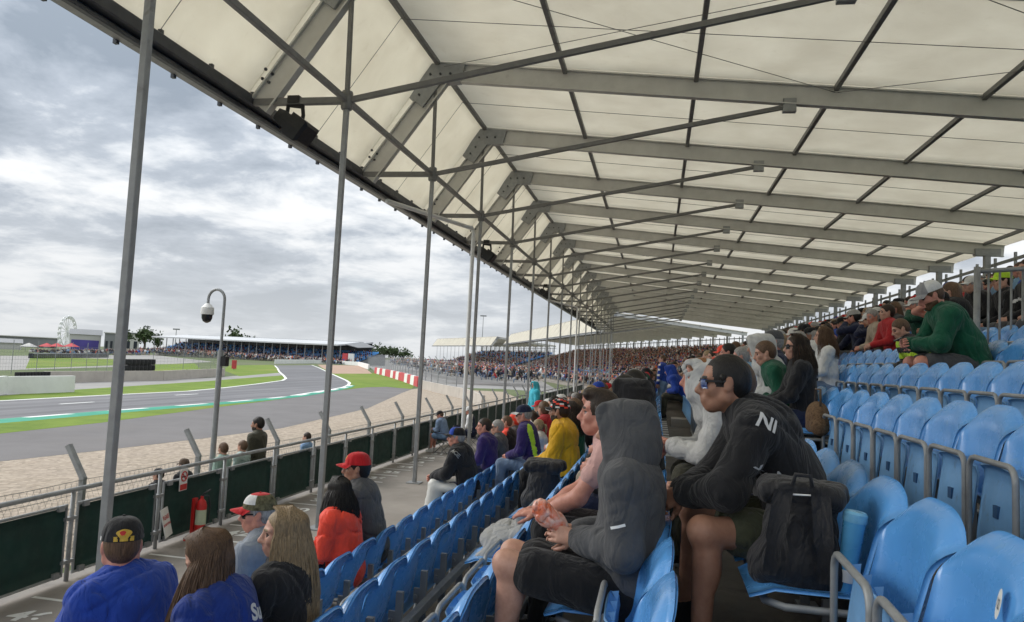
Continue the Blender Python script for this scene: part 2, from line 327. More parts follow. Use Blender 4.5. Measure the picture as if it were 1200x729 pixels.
# kerb, one painted block after another
def resample(E, step):
    P = [Vector((*p, 0)) for p in E]; outp = [P[0]]; acc = 0
    for a, b in zip(P, P[1:]):
        l = (b - a).length; t = step - acc
        while t <= l: outp.append(a + (b - a) * (t / l)); t += step
        acc = (acc + l) % step
    return outp
kr = link('kerb', None); struct(kr)
ke = resample([p for p in e_trk_r[1:10]], 2.6)
for i in range(len(ke) - 1):
    a, b = ke[i], ke[i + 1]; d = (b - a).normalized(); n = Vector((d.y, -d.x, 0)); mb = MB(); tt = i / len(ke); w2 = 1.7 * (1 - tt) + .6 * tt
    z = ground_z(a.x)
    P = [a, b, b + n * .5, a + n * .5]; mb.add([(p.x, p.y, z + .024) for p in P[:2]] + [(p.x, p.y, z + .05) for p in P[2:]], [(0, 3, 2, 1)])
    if mb.v: mb.build('kerb_block', M_LINE if i % 2 else M_KGREEN, kr)
    mb = MB(); P = [a + n * .5, b + n * .5, b + n * w2, a + n * w2]; mb.add([(p.x, p.y, z + .05) for p in P[:2]] + [(p.x, p.y, z + .03) for p in P[2:]], [(0, 3, 2, 1)]); mb.build('kerb_block', M_KGREEN, kr)
for name, pp in (('track_patch_line', [(70, 474), (110, 471.5)]), ('track_patch_line', [(205, 463.5), (232, 462)])):
    struct(strip(name, gp(*pp), -.12, .12, M_LINE, .024))

# ---------------------------------------------------------------- walls, tyre stacks and fences across the track
def wall_run(name, label, pts, h, th, m, cat='wall', seg=None, group=None, caps=None):
    """a free-standing wall along ground points, in separate blocks"""
    t = thing(name, label, cat, (pts[0][0], pts[0][1], ground_z(pts[0][0])), 0, group); o = t.location
    for i, (a, b) in enumerate(zip(pts, pts[1:])):
        a, b = Vector((a[0], a[1], 0)), Vector((b[0], b[1], 0)); n = max(1, int(round((b - a).length / seg))) if seg else 1
        for k in range(n):
            p, q = a.lerp(b, k / n), a.lerp(b, (k + 1) / n); d = (q - p).normalized() * .012
            zz = ground_z(p.x); P = p + d - Vector((o.x, o.y, 0)); Q = q - d - Vector((o.x, o.y, 0)); mb = MB()
            mb.prism([(-th / 2, 0), (th / 2, 0), (th / 2 * .8, h), (-th / 2 * .8, h)], (P.x, P.y, zz - o.z), (Q.x, Q.y, zz - o.z)); mm = m[k % len(m)] if isinstance(m, list) else m
            mb.build('block', mm, t)
    return t
M_CONC = mat('concrete_wall', (.42, .385, .34), .9, var=.12, vscale=.6, bump=.2, bscale=8, stain=(.5, .6, (.34, .31, .27)))
M_WALLW = mat('white_wall', (.72, .72, .70), .7, var=.08, vscale=.7, bump=.1, stain=(.4, .6, (.6, .59, .56)))
M_TYRE = mat('tyre_rubber', (.02, .02, .021), .8, var=.3, vscale=3, bump=.4, bscale=12)
wall_run('concrete_wall', 'long low white concrete wall at the inside of the track, left end of it', gp((-60, 470), (5, 462.5), (85, 459.5)), 1.15, .35, M_WALLW, seg=5)
wall_run('concrete_wall', 'beige concrete wall behind the service road opposite the stand', gp((50, 449.5), (120, 447.5), (190, 446), (262, 441)), 1.0, .3, M_CONC, seg=6)
def tyre_wall(label, p0, p1, h, n):
    a, b = gpix(*p0), gpix(*p1); t = thing('tyre_wall', label, 'tyre wall', a); d = b - a
    for i in range(n):
        for r in range(3):
            mb = MB(); R = d.length / n / 2; c = d * ((i + .5) / n) + Vector((0, 0, h * (r + .5) / 3)); hh = h / 6 * .94
            mb.lathe([(R * .5, -hh), (R * .92, -hh), (R, -hh * .5), (R, hh * .5), (R * .92, hh), (R * .5, hh)], c, 10); smooth_angle(mb.build('tyre', M_TYRE, t))
    return t
tyre_wall('black tyre stack standing behind the low white wall', (17, 451), (57, 449.5), 1.0, 10)
tyre_wall('tall dark tyre barrier at the end of the infield fence', (146, 442.5), (178, 441), 2.0, 7)
def catch_fence(name, label, pts, h, n, r=.035, lean=0., mesh_h=None, group=None):
    """posts with a wire mesh between them"""
    t = thing(name, label, 'fence', (pts[0][0], pts[0][1], ground_z(pts[0][0])), 0, group); o = Vector(t.location)
    P = [Vector((x, y, ground_z(x))) - o for x, y in pts]; tot = sum((b - a).length for a, b in zip(P, P[1:])); E = resample([(p.x, p.y) for p in P], tot / n); wires = MB()
    E = [Vector((e.x, e.y, ground_z(e.x + o.x) - o.z)) for e in E]
    for e in E:
        mb = MB(); mb.tube([e, e + Vector((0, 0, h * .85)), e + Vector((lean, 0, h))], r, 6); mb.build('post', M_STEEL, t)
    k = max(4, int(h / .45))
    for a, b in zip(E, E[1:]):
        for i in range(1, k + 1):
            z = Vector((0, 0, h * .85 * i / k)); wires.tube([a + z, b + z], r * .28, 3, caps=False)
        for i in range(1, 9):
            c = a.lerp(b, i / 9); wires.tube([c, c + Vector((0, 0, h * .85))], r * .22, 3, caps=False)
    stuff(wires.build('wire_mesh', M_STEEL, t)); return t
catch_fence('debris_fence', 'tall wire fence on posts along the infield beyond the tyre stack', gp((-20, 439), (40, 438), (100, 436), (146, 433.5)), 3.6, 9)
catch_fence('debris_fence', 'wire fence curving round the infield in front of the far crowd', gp((178, 440), (215, 437), (250, 432), (262, 429), (200, 421)), 3.4, 11)
wall_run('barrier_wall', 'white barrier wall along the outside of the far corner', gp((322, 426.5), (366, 426), (398, 427), (420, 428.5), (432, 433)), 1.3, .4, M_WALLW, seg=8)
M_REDW = mat('red_block', (.5, .06, .07), .7, var=.15, vscale=1)
wall_run('barrier_wall', 'red and white painted block wall beside the grass at the corner exit', gp((440, 437.5), (456, 441.5), (472, 446.5), (491, 453.5)), 1.15, .5, [M_REDW, M_WALLW], seg=4.3)
wall_run('concrete_wall', 'grey concrete wall running on from the red and white blocks', gp((493, 455), (520, 462), (546, 468), (566, 478)), .9, .3, M_CONC, seg=4)
catch_fence('debris_fence', 'tall catch fence in front of the distant curved stand', gp((430, 428), (452, 434), (480, 444), (512, 455), (548, 466)), 3.6, 34, r=.05, lean=-.5)
# ---------------------------------------------------------------- trees on the horizon
M_LEAF = mat('tree_leaves', (.055, .085, .03), .8, var=.45, vscale=.4, coord='Object'); M_BARK = mat('tree_bark', (.09, .07, .05), .9)
def tree(label, base, h, wd, n, seed, group='trees beyond the circuit'):
    rg = np.random.default_rng(seed); t = thing('tree', label, 'tree', base, 0, group)
    mb = MB(); mb.tube([(0, 0, 0), (wd * .02, 0, h * .35), (0, wd * .03, h * .6)], [h * .035, h * .026, h * .012], 7)
    for i in range(4):
        a = i * 1.57 + .4; mb.tube([(0, 0, h * .35), (math.cos(a) * wd * .25, math.sin(a) * wd * .25, h * .65)], [h * .018, h * .006], 5)
    mb.build('trunk', M_BARK, t); lv = MB()
    cl = rg.normal(size=(9, 3)) * np.array([wd * .2, wd * .2, h * .13]) + np.array([0, 0, h * .64])
    for i in range(n):
        c = cl[rg.integers(9)] + rg.normal(size=3) * np.array([wd * .12, wd * .12, h * .09]); s_ = wd * .045 * rg.uniform(.6, 1.5)
        d = rg.normal(size=3); d /= np.linalg.norm(d); e = np.cross(d, rg.normal(size=3)); e /= np.linalg.norm(e); f = np.cross(d, e)
        lv.add([c - e * s_ - f * s_ * .6, c + e * s_ - f * s_ * .6, c + e * s_ + f * s_ * .6, c - e * s_ + f * s_ * .6], [(0, 1, 2, 3)])
    lv.build('crown', M_LEAF, t); return t
def far_at(x, y, dist):
    d = ray(x, y); t = dist / math.hypot(d[0], d[1]); return Vector(d * t)
def tree_px(label, x, ytop, ybase, wpx, dist, n, seed):
    a = far_at(x, ybase, dist); k = dist / 867 * 1.1; tree(label, a, (ybase - ytop) * k, wpx * k, n, seed)
tree_px('dark rounded tree standing beside the far stand and the ferris wheel', 168, 388, 415, 22, 420, 700, 1)
tree_px('small dark tree beside the end of the far blue stand', 184, 396, 415, 16, 430, 400, 2)
tree_px('tree crown showing above the white roof of the far stand', 272, 390, 420, 26, 520, 500, 3)
for i, (x, yt, wp) in enumerate([(417, 410, 16), (426, 407, 20), (437, 409, 20), (448, 406, 22), (460, 409, 20), (471, 411, 18)]):
    tree_px('%s bushy tree along from the red end panel of the far stand' % 'first second third fourth fifth sixth'.split()[i], x, yt, 424, wp, 460 + 9 * i, 420, 20 + i)
# ---------------------------------------------------------------- distant buildings
M_PALE = mat('pale_cladding', (.50, .49, .46), .7, var=.08, vscale=.05); M_GREYB = mat('grey_cladding', (.22, .225, .23), .7, var=.1, vscale=.05)
M_PURP = mat('purple_banner', (.09, .07, .30), .6, var=.2, vscale=.1); M_DKGLASS = mat('dark_glass', (.03, .035, .045), .2, var=.2, vscale=.2)
def slab_building(label, x0, x1, ytop, ybase, dist, m, depth=18, roof='flat', band=None, nwin=0):
    a, b = far_at(x0, ybase, dist), far_at(x1, ybase, dist); h = (ybase - ytop) / 867 * dist * 1.15; d = b - a; d.z = 0; Lb = d.length
    t = thing('hall', label, 'building', a, math.atan2(d.y, d.x)); mb = MB(); mb.box((0, 0, -3), (Lb, depth, h)); mb.build('wall', m, t); mb = MB()
    if roof == 'pitch': mb.prism([(-.6, 0), (depth + .6, 0), (depth * .5, h * .28)], (Lb + .6, 0, h + .02), (-.6, 0, h + .02))
    else: mb.box((-.6, -.8, h + .02), (Lb + .6, depth + .6, h + .6))
    mb.build('roof', M_PALE if m is not M_PALE else M_GREYB, t)
    if band: mb = MB(); mb.box((Lb * .06, -.25, h * band[0]), (Lb * .94, -.03, h * band[1])); mb.build('banner', band[2], t)
    for i in range(nwin):
        mb = MB(); x = Lb * (i + .25) / nwin; mb.box((x, -.15, h * .25), (x + Lb * .5 / nwin, -.02, h * .62)); mb.build('window', M_DKGLASS, t)
    return t
slab_building('pale pitched hall with a purple banner behind the infield crowd', 80, 117, 397, 414, 520, M_PALE, roof='pitch', band=(.2, .72, M_PURP))
slab_building('grey hall beside the purple bannered one', 121, 138, 396, 414, 500, M_GREYB, roof='flat', nwin=3)
slab_building('pale hall between the steel post and the dark tree', 145, 162, 396, 414, 480, M_PALE, roof='flat', nwin=2)
slab_building('long low dark building at the left edge behind the infield', -40, 66, 399, 416, 640, M_GREYB, roof='flat', nwin=8)
slab_building('white low marquee beside the ferris wheel', -30, 24, 405, 417, 400, M_PALE, roof='pitch')
# ferris wheel
def ferris():
    d = 600.; b = far_at(77, 412, d); k = d / 867 * 1.2; R = 13 * k; t = thing('ferris_wheel', 'white ferris wheel far away behind the infield crowd', 'ferris wheel', b, math.atan2(b.y, b.x) - math.pi / 2 + 1.12)
    zc = 16.5 * k
    mb = MB(); ring = [(R * math.cos(a), .8, zc + R * math.sin(a)) for a in np.linspace(0, 2 * math.pi, 40, endpoint=False)]
    mb.tube(ring, .28, 5, closed=True); mb.tube([(x, -.8, z) for x, _, z in ring], .28, 5, closed=True); mb.build('rim', M_WHITE, t)
    for i in range(20):
        a = 2 * math.pi * i / 20; mb = MB(); mb.tube([(0, 0, zc), (R * math.cos(a), 0, zc + R * math.sin(a))], .22, 4); mb.build('spoke', M_WHITE, t)
        mb = MB(); c = (R * 1.03 * math.cos(a), 0, zc + R * 1.03 * math.sin(a)); mb.lathe([(.3, -1.9), (1.0, -1.7), (1.15, -.7), (.9, 0), (.2, .4)], c, 8); mb.build('gondola', M_WHITE, t)
    for s in (-1, 1):
        for y in (-2.5, 2.5): mb = MB(); mb.tube([(s * R * .42, y, -1), (0, y * .5, zc)], .4, 6); mb.build('leg', M_WHITE, t)
ferris()
# radio mast and lamp poles far off
for x, yb, yt, lab in ((170, 410, 387, 'thin lamp mast standing beside the far blue stand'), (205, 408, 389, 'lamp mast rising over the roof of the far stand'), (564, 418, 372, 'slender lattice mast rising behind the distant curved stand')):
    a = far_at(x, yb, 430); h = (yb - yt) / 867 * 440; t = thing('light_mast', lab, 'mast', a); mb = MB(); mb.tube([(0, 0, -3), (0, 0, h)], [.35, .15], 6); mb.build('pole', M_STEEL, t)
    mb = MB(); mb.box((-1.8, -.4, h), (1.8, .4, h + .7)); mb.build('lamp_head', M_GREYB, t)

# ================================================================== GRANDSTAND (local frame: x up the terrace, y along it)
BAY, FY0 = 5.0, 6.726
NODE, HAUNCH, FOOT, BACKX = (-5.43, 4.33), (-5.48, 7.10), (-7.28, 4.42), 12.5
PROM_Z = -2.97
def roof_z(x): return 7.10 - .0885 * (x + 5.48)
NROW = 20
ROWX = [-2.27, -1.49, -.727, .035] + [.80 + .755 * i for i in range(NROW - 4)]
ROWTOP = [-1.50, -1.20, -.92, -.637, -.355] + [-.095 + .255 * i for i in range(NROW - 5)]
ROWF = [z - .82 for z in ROWTOP]                       # floor of each row
def membrane():
    m, t, b = new_mat('roof_membrane'); t.nodes.remove(b); o = t.nodes['Material Output']
    tcn = t.nodes.new('ShaderNodeTexCoord'); v = spread(t, tcn.outputs['Object'])
    c = ramp(t, noise(t, v, .9, 6, .6, .3), [(.3, (.80, .765, .675)), (.7, (.89, .86, .77))])
    n2 = noise(t, v, 2.6, 6, .7, .6, (3, 1, 4)); f = ramp(t, n2, [(.60, 0.), (.78, .35)])
    mx_ = t.nodes.new('ShaderNodeMix'); mx_.data_type = 'RGBA'; t.links.new(f, mx_.inputs[0]); t.links.new(c, mx_.inputs[6]); mx_.inputs[7].default_value = (.62, .57, .47, 1); c = mx_.outputs[2]
    tr = t.nodes.new('ShaderNodeBsdfTranslucent'); df = t.nodes.new('ShaderNodeBsdfDiffuse'); ms = t.nodes.new('ShaderNodeMixShader'); ms.inputs[0].default_value = .42
    t.links.new(c, tr.inputs[0]); t.links.new(c, df.inputs[0]); t.links.new(tr.outputs[0], ms.inputs[1]); t.links.new(df.outputs[0], ms.inputs[2])
    bn = t.nodes.new('ShaderNodeBump'); bn.inputs['Strength'].default_value = .25; bn.inputs['Distance'].default_value = .05; t.links.new(noise(t, v, 1.6, 3, .5, .5), bn.inputs['Height']); t.links.new(bn.outputs[0], df.inputs['Normal'])
    t.links.new(ms.outputs[0], o.inputs[0]); return m
M_ROOF = membrane()
PURLX = [-5.44, -2.35, .63, 3.60, 6.51, 9.45, 12.40]
FR = {}
def frame_meshes():
    m = MB(); m.ibeam((-5.48, 0, roof_z(-5.48) - .26), (13.1, 0, roof_z(13.1) - .26), .17, .46, m=0); FR['rafter'] = (m.mesh('rafter', M_BEAM), None)
    m = MB(); up = Vector((-2.68, 0, 1.8)).normalized(); a = Vector((-5.40, 0, 6.93)); b = Vector((-7.24, 0, 4.35)); off = -up * .20
    m.ibeam(a + off, b + off, .17, .42, up=up); FR['front_rafter'] = (m.mesh('front_rafter', M_BEAM), None)
    m = MB(); m.box((-5.92, -.11, 6.36), (-5.06, .11, 7.02)); 
    m = MB(); pr = [(-5.62, 7.02), (-4.75, 6.98), (-4.85, 6.55), (-5.35, 6.52), (-5.75, 5.95), (-6.10, 6.18)]
    v = [(x, -.1, z) for x, z in pr] + [(x, .1, z) for x, z in pr]; n = len(pr)
    m.add(v, [tuple(range(n)), tuple(range(2 * n - 1, n - 1, -1))] + [(i, n + i, n + (i + 1) % n, (i + 1) % n) for i in range(n)]); FR['knee_plate'] = (m.mesh('knee_plate', M_POST), None)
    m = MB()
    for x, z in ((-5.6, 6.75), (-5.35, 6.75), (-5.1, 6.75), (-5.85, 6.25), (-5.7, 6.45), (-7.05, 4.75), (-6.92, 4.68), (-7.0, 4.92), (-6.86, 4.83)):
        m.lathe([(.03, 0), (.03, .03), (.018, .03), (.018, .05)], (x, -.10 if z > 5.5 else -.012, z), 6, axis=(0, -1, 0))
    FR['bolts'] = (m.mesh('bolts', M_EAVE), None)
    m = MB(); m.bar((NODE[0], 0, PROM_Z), (NODE[0], 0, NODE[1] - .1), .086, .086, up=(1, 0, 0)); FR['front_post'] = (m.mesh('front_post', M_POST), None)
    m = MB(); m.box((NODE[0] - .16, -.16, PROM_Z), (NODE[0] + .16, .16, PROM_Z + .02)); FR['base_plate'] = (m.mesh('base_plate', M_STEEL), None)
    m = MB(); m.bar((NODE[0], 0, NODE[1] - .1), (HAUNCH[0], 0, HAUNCH[1] - .5), .075, .075, up=(1, 0, 0)); FR['upper_post'] = (m.mesh('upper_post', M_TUBE), None)
    m = MB(); m.bar((FOOT[0] + .1, 0, NODE[1] - .005), (NODE[0], 0, NODE[1]), .10, .12); FR['tie_bar'] = (m.mesh('tie_bar', M_TUBE), None)
    m = MB(); m.bar((NODE[0], 0, NODE[1]), (2.65, 0, 5.86), .075, .10); FR['strut'] = (m.mesh('strut', M_TUBE), None)
    m = MB(); m.box((2.5, -.07, 5.72), (2.78, .07, 6.02)); FR['strut_bracket'] = (m.mesh('strut_bracket', M_POST), None)
    m = MB(); m.lathe([(.09, -.16), (.10, -.13), (.10, .13), (.09, .16)], (NODE[0], 0, NODE[1]), 12); FR['node_sleeve'] = (m.mesh('node_sleeve', M_TUBE), None)
    zt = roof_z(BACKX) - .5
    m = MB(); m.bar((BACKX, 0, ROWF[-1]), (BACKX, 0, zt), .22, .22, up=(1, 0, 0)); FR['back_post'] = (m.mesh('back_post', M_POST), None)
    m = MB(); m.box((BACKX - .45, -.14, zt - .02), (BACKX + .45, .14, zt + .26)); FR['back_bracket'] = (m.mesh('back_bracket', M_POST), None)
    nx = 13
    def sag(x0, z0, x1, z1, s):
        P = []
        for i in range(nx):
            a = i / (nx - 1); row = []
            for j in range(9):
                b = j / 8; x = x0 + (x1 - x0) * a; z = z0 + (z1 - z0) * a - s * math.sin(math.pi * b) * (.6 + .4 * math.sin(math.pi * a)); row.append((x, b * BAY, z))
            P.append(row)
        return P
    m = MB(); m.sheet(sag(-5.5, HAUNCH[1] + .04, 13.3, roof_z(13.3) + .04, .05), .006); FR['roof_panel'] = (m.mesh('roof_panel', M_ROOF, True), None)
    m = MB(); m.sheet(sag(-7.33, FOOT[1] + .06, -5.5, HAUNCH[1] + .04, .03), .006); FR['roof_panel_front'] = (m.mesh('roof_panel', M_ROOF, True), None)
frame_meshes()
M_STEPW = mat('white_nosing', (.62, .62, .6), .7, var=.15)
def grandstand(label, y0, y1, loc=(0, 0, 0), rz=0., detail=True):
    """a straight run of covered terrace; frames stand every BAY metres between y0 and y1"""
    t = thing('grandstand', label, 'grandstand', loc, rz)
    def part(me, y=0., name=None): o = link(name or me.name.split('.')[0], me, t, (0, y, 0)); return o
    ks = range(math.ceil((y0 - FY0) / BAY - 1e-6), math.floor((y1 - FY0) / BAY + 1e-6) + 1); ys = [FY0 + BAY * k for k in ks]
    for y in ys:
        made = {k: part(FR[k][0], y) for k in ('rafter', 'front_rafter', 'front_post', 'upper_post', 'tie_bar', 'strut', 'back_post')}
        for k, par in (('knee_plate', 'rafter'), ('bolts', 'front_rafter'), ('base_plate', 'front_post'), ('node_sleeve', 'front_post'), ('strut_bracket', 'strut'), ('back_bracket', 'back_post')):
            if detail or k == 'knee_plate':
                c_ = link(k, FR[k][0], made[par])
                if k == 'bolts': stuff(c_)
    for y in ys[:-1]:
        part(FR['roof_panel'][0], y); part(FR['roof_panel_front'][0], y, 'roof_panel')
    a, b = ys[0] - .2, ys[-1] + .2
    for i, x in enumerate(PURLX):
        mb = MB(); mb.bar((x, a, roof_z(x) - .06), (x, b, roof_z(x) - .06), .10, .12); mb.build('purlin', M_TUBE, t)
    mb = MB(); mb.bar((-6.4, a, 5.72), (-6.4, b, 5.72), .05, .06)
    mb = MB(); mb.bar((NODE[0], a, NODE[1]), (NODE[0], b, NODE[1]), .085, .10); mb.build('longitudinal_chord', M_TUBE, t)
    mb = MB(); mb.bar((FOOT[0] - .02, a, FOOT[1] - .06), (FOOT[0] - .02, b, FOOT[1] - .06), .22, .20); mb.build('eave_beam', M_EAVE, t)
    mb = MB(); mb.bar((FOOT[0] - .20, a, FOOT[1] - .21), (FOOT[0] - .20, b, FOOT[1] - .21), .16, .10); mb.build('gutter', M_POST, t)
    mb = MB(); mb.bar((FOOT[0] - .15, a, FOOT[1] - .13), (FOOT[0] - .15, b, FOOT[1] - .13), .16, .16); mb.build('fascia', M_EAVE, t)
    mb = MB(); mb.bar((FOOT[0] - .06, a, FOOT[1] - .24), (FOOT[0] - .06, b, FOOT[1] - .24), .09, .07); mb.build('eave_rail', M_EAVE, t)
    if detail:
        y = a
        cl = MB(); cl.box((-.03, -.03, -.055), (.03, .03, .055)); cm = cl.mesh('gutter_clip', M_EAVE)
        y = 0.
        while y < min(b, 45.):
            link('gutter_clip', cm, t, (FOOT[0] - .27, y, FOOT[1] - .26)); link('gutter_clip', cm, t, (FOOT[0] + .03, y + .5, FOOT[1] + .05)); y += 1.25
    # terrace
    for r in range(NROW):
        xa = (ROWX[r - 1] if r else ROWX[0] - .80) + .07; xb = ROWX[r] + .07; zb = ROWF[r - 1] if r else PROM_Z
        mb = MB(); mb.box((xa, y0 - 1, zb - .12 if r else PROM_Z - .4), (xb if r < NROW - 1 else 14.0, y1 + .6, ROWF[r])); mb.build('terrace_step', M_DECK, t)
        if detail:
            mb = MB(); mb.bar((xa + .022, y0 - 1, ROWF[r] + .004), (xa + .022, y1 + .6, ROWF[r] + .004), .04, .012); mb.build('step_nosing', M_STEEL, t)
            mb = MB(); mb.bar((ROWX[r] + .03, y0 - .5, ROWF[r] + .36), (ROWX[r] + .03, y1, ROWF[r] + .36), .05, .06); mb.build('seat_rail', M_STEEL, t)
    # back of the stand: rails and mullions, open to the sky between them
    for z, s in ((ROWF[-1] + 1.15, .07), (roof_z(BACKX) - .85, .12), (ROWF[-1] + .15, .12)):
        mb = MB(); mb.bar((BACKX + .3, y0 - 1, z), (BACKX + .3, y1, z), .06, s); mb.build('back_rail', M_STEEL, t)
    mul = MB(); mul.bar((BACKX + .3, 0, ROWF[-1]), (BACKX + .3, 0, roof_z(BACKX) - .6), .09, .09, up=(1, 0, 0)); mm = mul.mesh('back_mullion', M_POST)
    y = ys[0] + BAY / 3
    while y < y1: link('back_mullion', mm, t, (0, y, 0)); y += BAY / 3
    return t
SEC1_END = FY0 + BAY * 17
STAND = grandstand('covered grandstand the viewer sits in, with cream membrane roof on grey rafters', -3.4, SEC1_END)
# roof cables in crossed pairs in the nearer bays
def cable(p, q, parent=STAND, r=.012): mb = MB(); mb.tube([p, q], r, 5, caps=False); mb.build('cable', M_TUBE, parent)
for k in (1, 7, 12):
    ya, yb = FY0 + BAY * k, FY0 + BAY * (k + 1)
    for x0, x1 in ((-5.44, 3.6), (3.6, 12.4)): cable((x0, ya, roof_z(x0) - .15), (x1, yb, roof_z(x1) - .15), r=.008); cable((x0, yb, roof_z(x0) - .15), (x1, ya, roof_z(x1) - .15), r=.008)
for k in range(-1, 8):
    ya = FY0 + BAY * k; cable((-7.25, ya + BAY * .5, 4.5), (-5.5, ya + BAY * .5 + .0, 7.0), r=.006); cable((-5.5, ya + BAY * .5, 6.98), (12.4, ya + BAY * .5, roof_z(12.4) - .13), r=.008)
# front downpipe beside the fourth post
M_PIPE = mat('white_downpipe', (.62, .63, .63), .45, var=.06)
dp = MB(); yk = FY0 + BAY * 3; dp.tube([(-7.3, yk - 3.1, 4.1), (-5.62, yk - .25, 3.9), (-5.58, yk - .22, 3.75), (-5.58, yk - .22, PROM_Z)], .06, 10); tag(smooth_angle(dp.build('downpipe', M_PIPE)), 'white rainwater downpipe running from the gutter down beside a grey post', 'pipe')
dp = MB(); yk = FY0 + BAY * 9; dp.tube([(-7.3, yk - 3.1, 4.1), (-5.62, yk - .25, 3.9), (-5.58, yk - .22, 3.75), (-5.58, yk - .22, PROM_Z)], .06, 8); tag(dp.build('downpipe', M_PIPE), 'farther white downpipe among the distant roof posts', 'pipe')

# two farther runs of the same stand, swinging round to the left
TH2 = math.radians(18.3); O2 = Vector((-5.2, SEC1_END + 1.5, 0))
def place2(origin, th, lx0):  # local point (lx0,0) lands on origin
    return Vector((origin.x - lx0 * math.cos(th), origin.y - lx0 * math.sin(th), origin.z))
S2 = place2(Vector((-5.4, SEC1_END + 3.5, 0)), TH2, -5.43)
STAND2 = grandstand('second run of covered stand, angled towards the track beyond the gap in the roof', FY0 - BAY, FY0 + BAY * 20, (S2.x, S2.y, -.2), TH2, False)
e2 = S2 + Vector((-5.43 * math.cos(TH2) - math.sin(TH2) * 112, -5.43 * math.sin(TH2) + math.cos(TH2) * 112, 0))
TH3 = math.radians(31); S3 = place2(e2 + Vector((-4, 6, 0)), TH3, -5.43)
STAND3 = grandstand('farthest run of covered stand, curving away behind the catch fence', FY0 - BAY, FY0 + BAY * 13, (S3.x, S3.y, -.6), TH3, False)
# white tarpaulin slope over the second roof is its own membrane
# ---------------------------------------------------------------- promenade in front of the rows
pm = MB(); pm.box((-7.25, -14, GZ - .3), (ROWX[0] - .72, SEC1_END + 6, PROM_Z)); struct(pm.build('promenade', M_PROM))
for sgn, St, Th, ln in ((2, S2, TH2, 106), (3, S3, TH3, 72)):
    pm = MB(); pm.box((-7.25, -4, GZ - .6), (ROWX[0] - .72, ln, PROM_Z)); o = pm.build('promenade', M_PROM); o.location = (St.x, St.y, -.2 * (sgn - 1)); o.rotation_euler = (0, 0, Th); struct(o)
lines = link('bay_markings', None); struct(lines)
for i in range(20):
    y = 5.4 + i * 1.0; mb = MB(); j = RNG.uniform(-.02, .02)
    mb.add([(-6.86, y + j, PROM_Z + .004), (-6.10, y + j, PROM_Z + .004), (-6.10, y + .06 + j, PROM_Z + .004), (-6.86, y + .06 + j, PROM_Z + .004)], [(0, 1, 2, 3)]); mb.build('marking_line', M_LINE, lines)
    if i < 17:
        me = text_mesh(str(47 - i), .42, .012); me.materials.clear(); me.materials.append(M_LINE); o = link('marking_number', me, lines, (-6.42, y + .52, PROM_Z + .004)); o.rotation_euler = (0, 0, .12)
nos = link('aisle_edge_marks', None); struct(nos)
for i in range(13):
    mb = MB(); y = 10.2 + i * .52; mb.box((ROWX[3] + .075, y, ROWF[4]), (ROWX[3] + .22, y + .26, ROWF[4] + .006)); mb.build('edge_mark', M_STEPW, nos)
# ---------------------------------------------------------------- crowd-control fence along the promenade
fence = thing('promenade_fence', 'steel handrail fence with dark green panels along the promenade edge', 'fence', (-6.98, 0, PROM_Z))
FJ0, FJ = 8.05, 1.635
def fence_parts():
    hw = FJ - .18; d = {}
    m = MB(); P = [[(-.0 + .006 * math.sin(3 * a + b * 2), -hw / 2 + hw * a, .10 + .80 * b) for b in np.linspace(0, 1, 7)] for a in np.linspace(0, 1, 9)]; m.sheet(P, .008); d['panel'] = m.mesh('panel', M_GREEN, True)
    m = MB(); z0, z1 = .085, .925; m.tube([(.0, -hw / 2, z0), (.0, hw / 2, z0), (.0, hw / 2, z1), (.0, -hw / 2, z1)], .021, 8, closed=True); d['panel_frame'] = m.mesh('panel_frame', M_STEEL, False)
    m = MB(); m.tube([(0, 0, 0), (0, 0, 1.09)], .027, 10); d['post'] = m.mesh('post', M_STEEL, True)
    m = MB(); m.box((-.035, -.12, .22), (.035, .06, .26)); m.box((-.035, -.12, .74), (.035, .06, .78)); d['clamp'] = m.mesh('clamp', M_STEEL)
    m = MB(); m.box((-.02, -.045, 0), (.02, .045, .07)); d['clip'] = m.mesh('clip', M_STEEL); return d
FP = fence_parts()
for i in range(-6, 40):
    y = FJ0 + FJ * i
    po_ = link('post', FP['post'], fence, (0, y, 0)); pa_ = link('panel', FP['panel'], fence, (0, y + FJ / 2, 0)); link('panel_frame', FP['panel_frame'], pa_)
    if i < 14:
        link('clamp', FP['clamp'], po_)
        for s in (-.62, .62): link('clip', FP['clip'], pa_, (.02, s, .875)); link('clip', FP['clip'], pa_, (.02, s, .075))
mb = MB(); ys = np.linspace(FJ0 - 6 * FJ, FJ0 + 40 * FJ, 60); mb.tube([(0, y, 1.10 + .004 * math.sin(y * 1.7)) for y in ys], .030, 10); smooth_angle(mb.build('handrail', M_STEEL, fence))
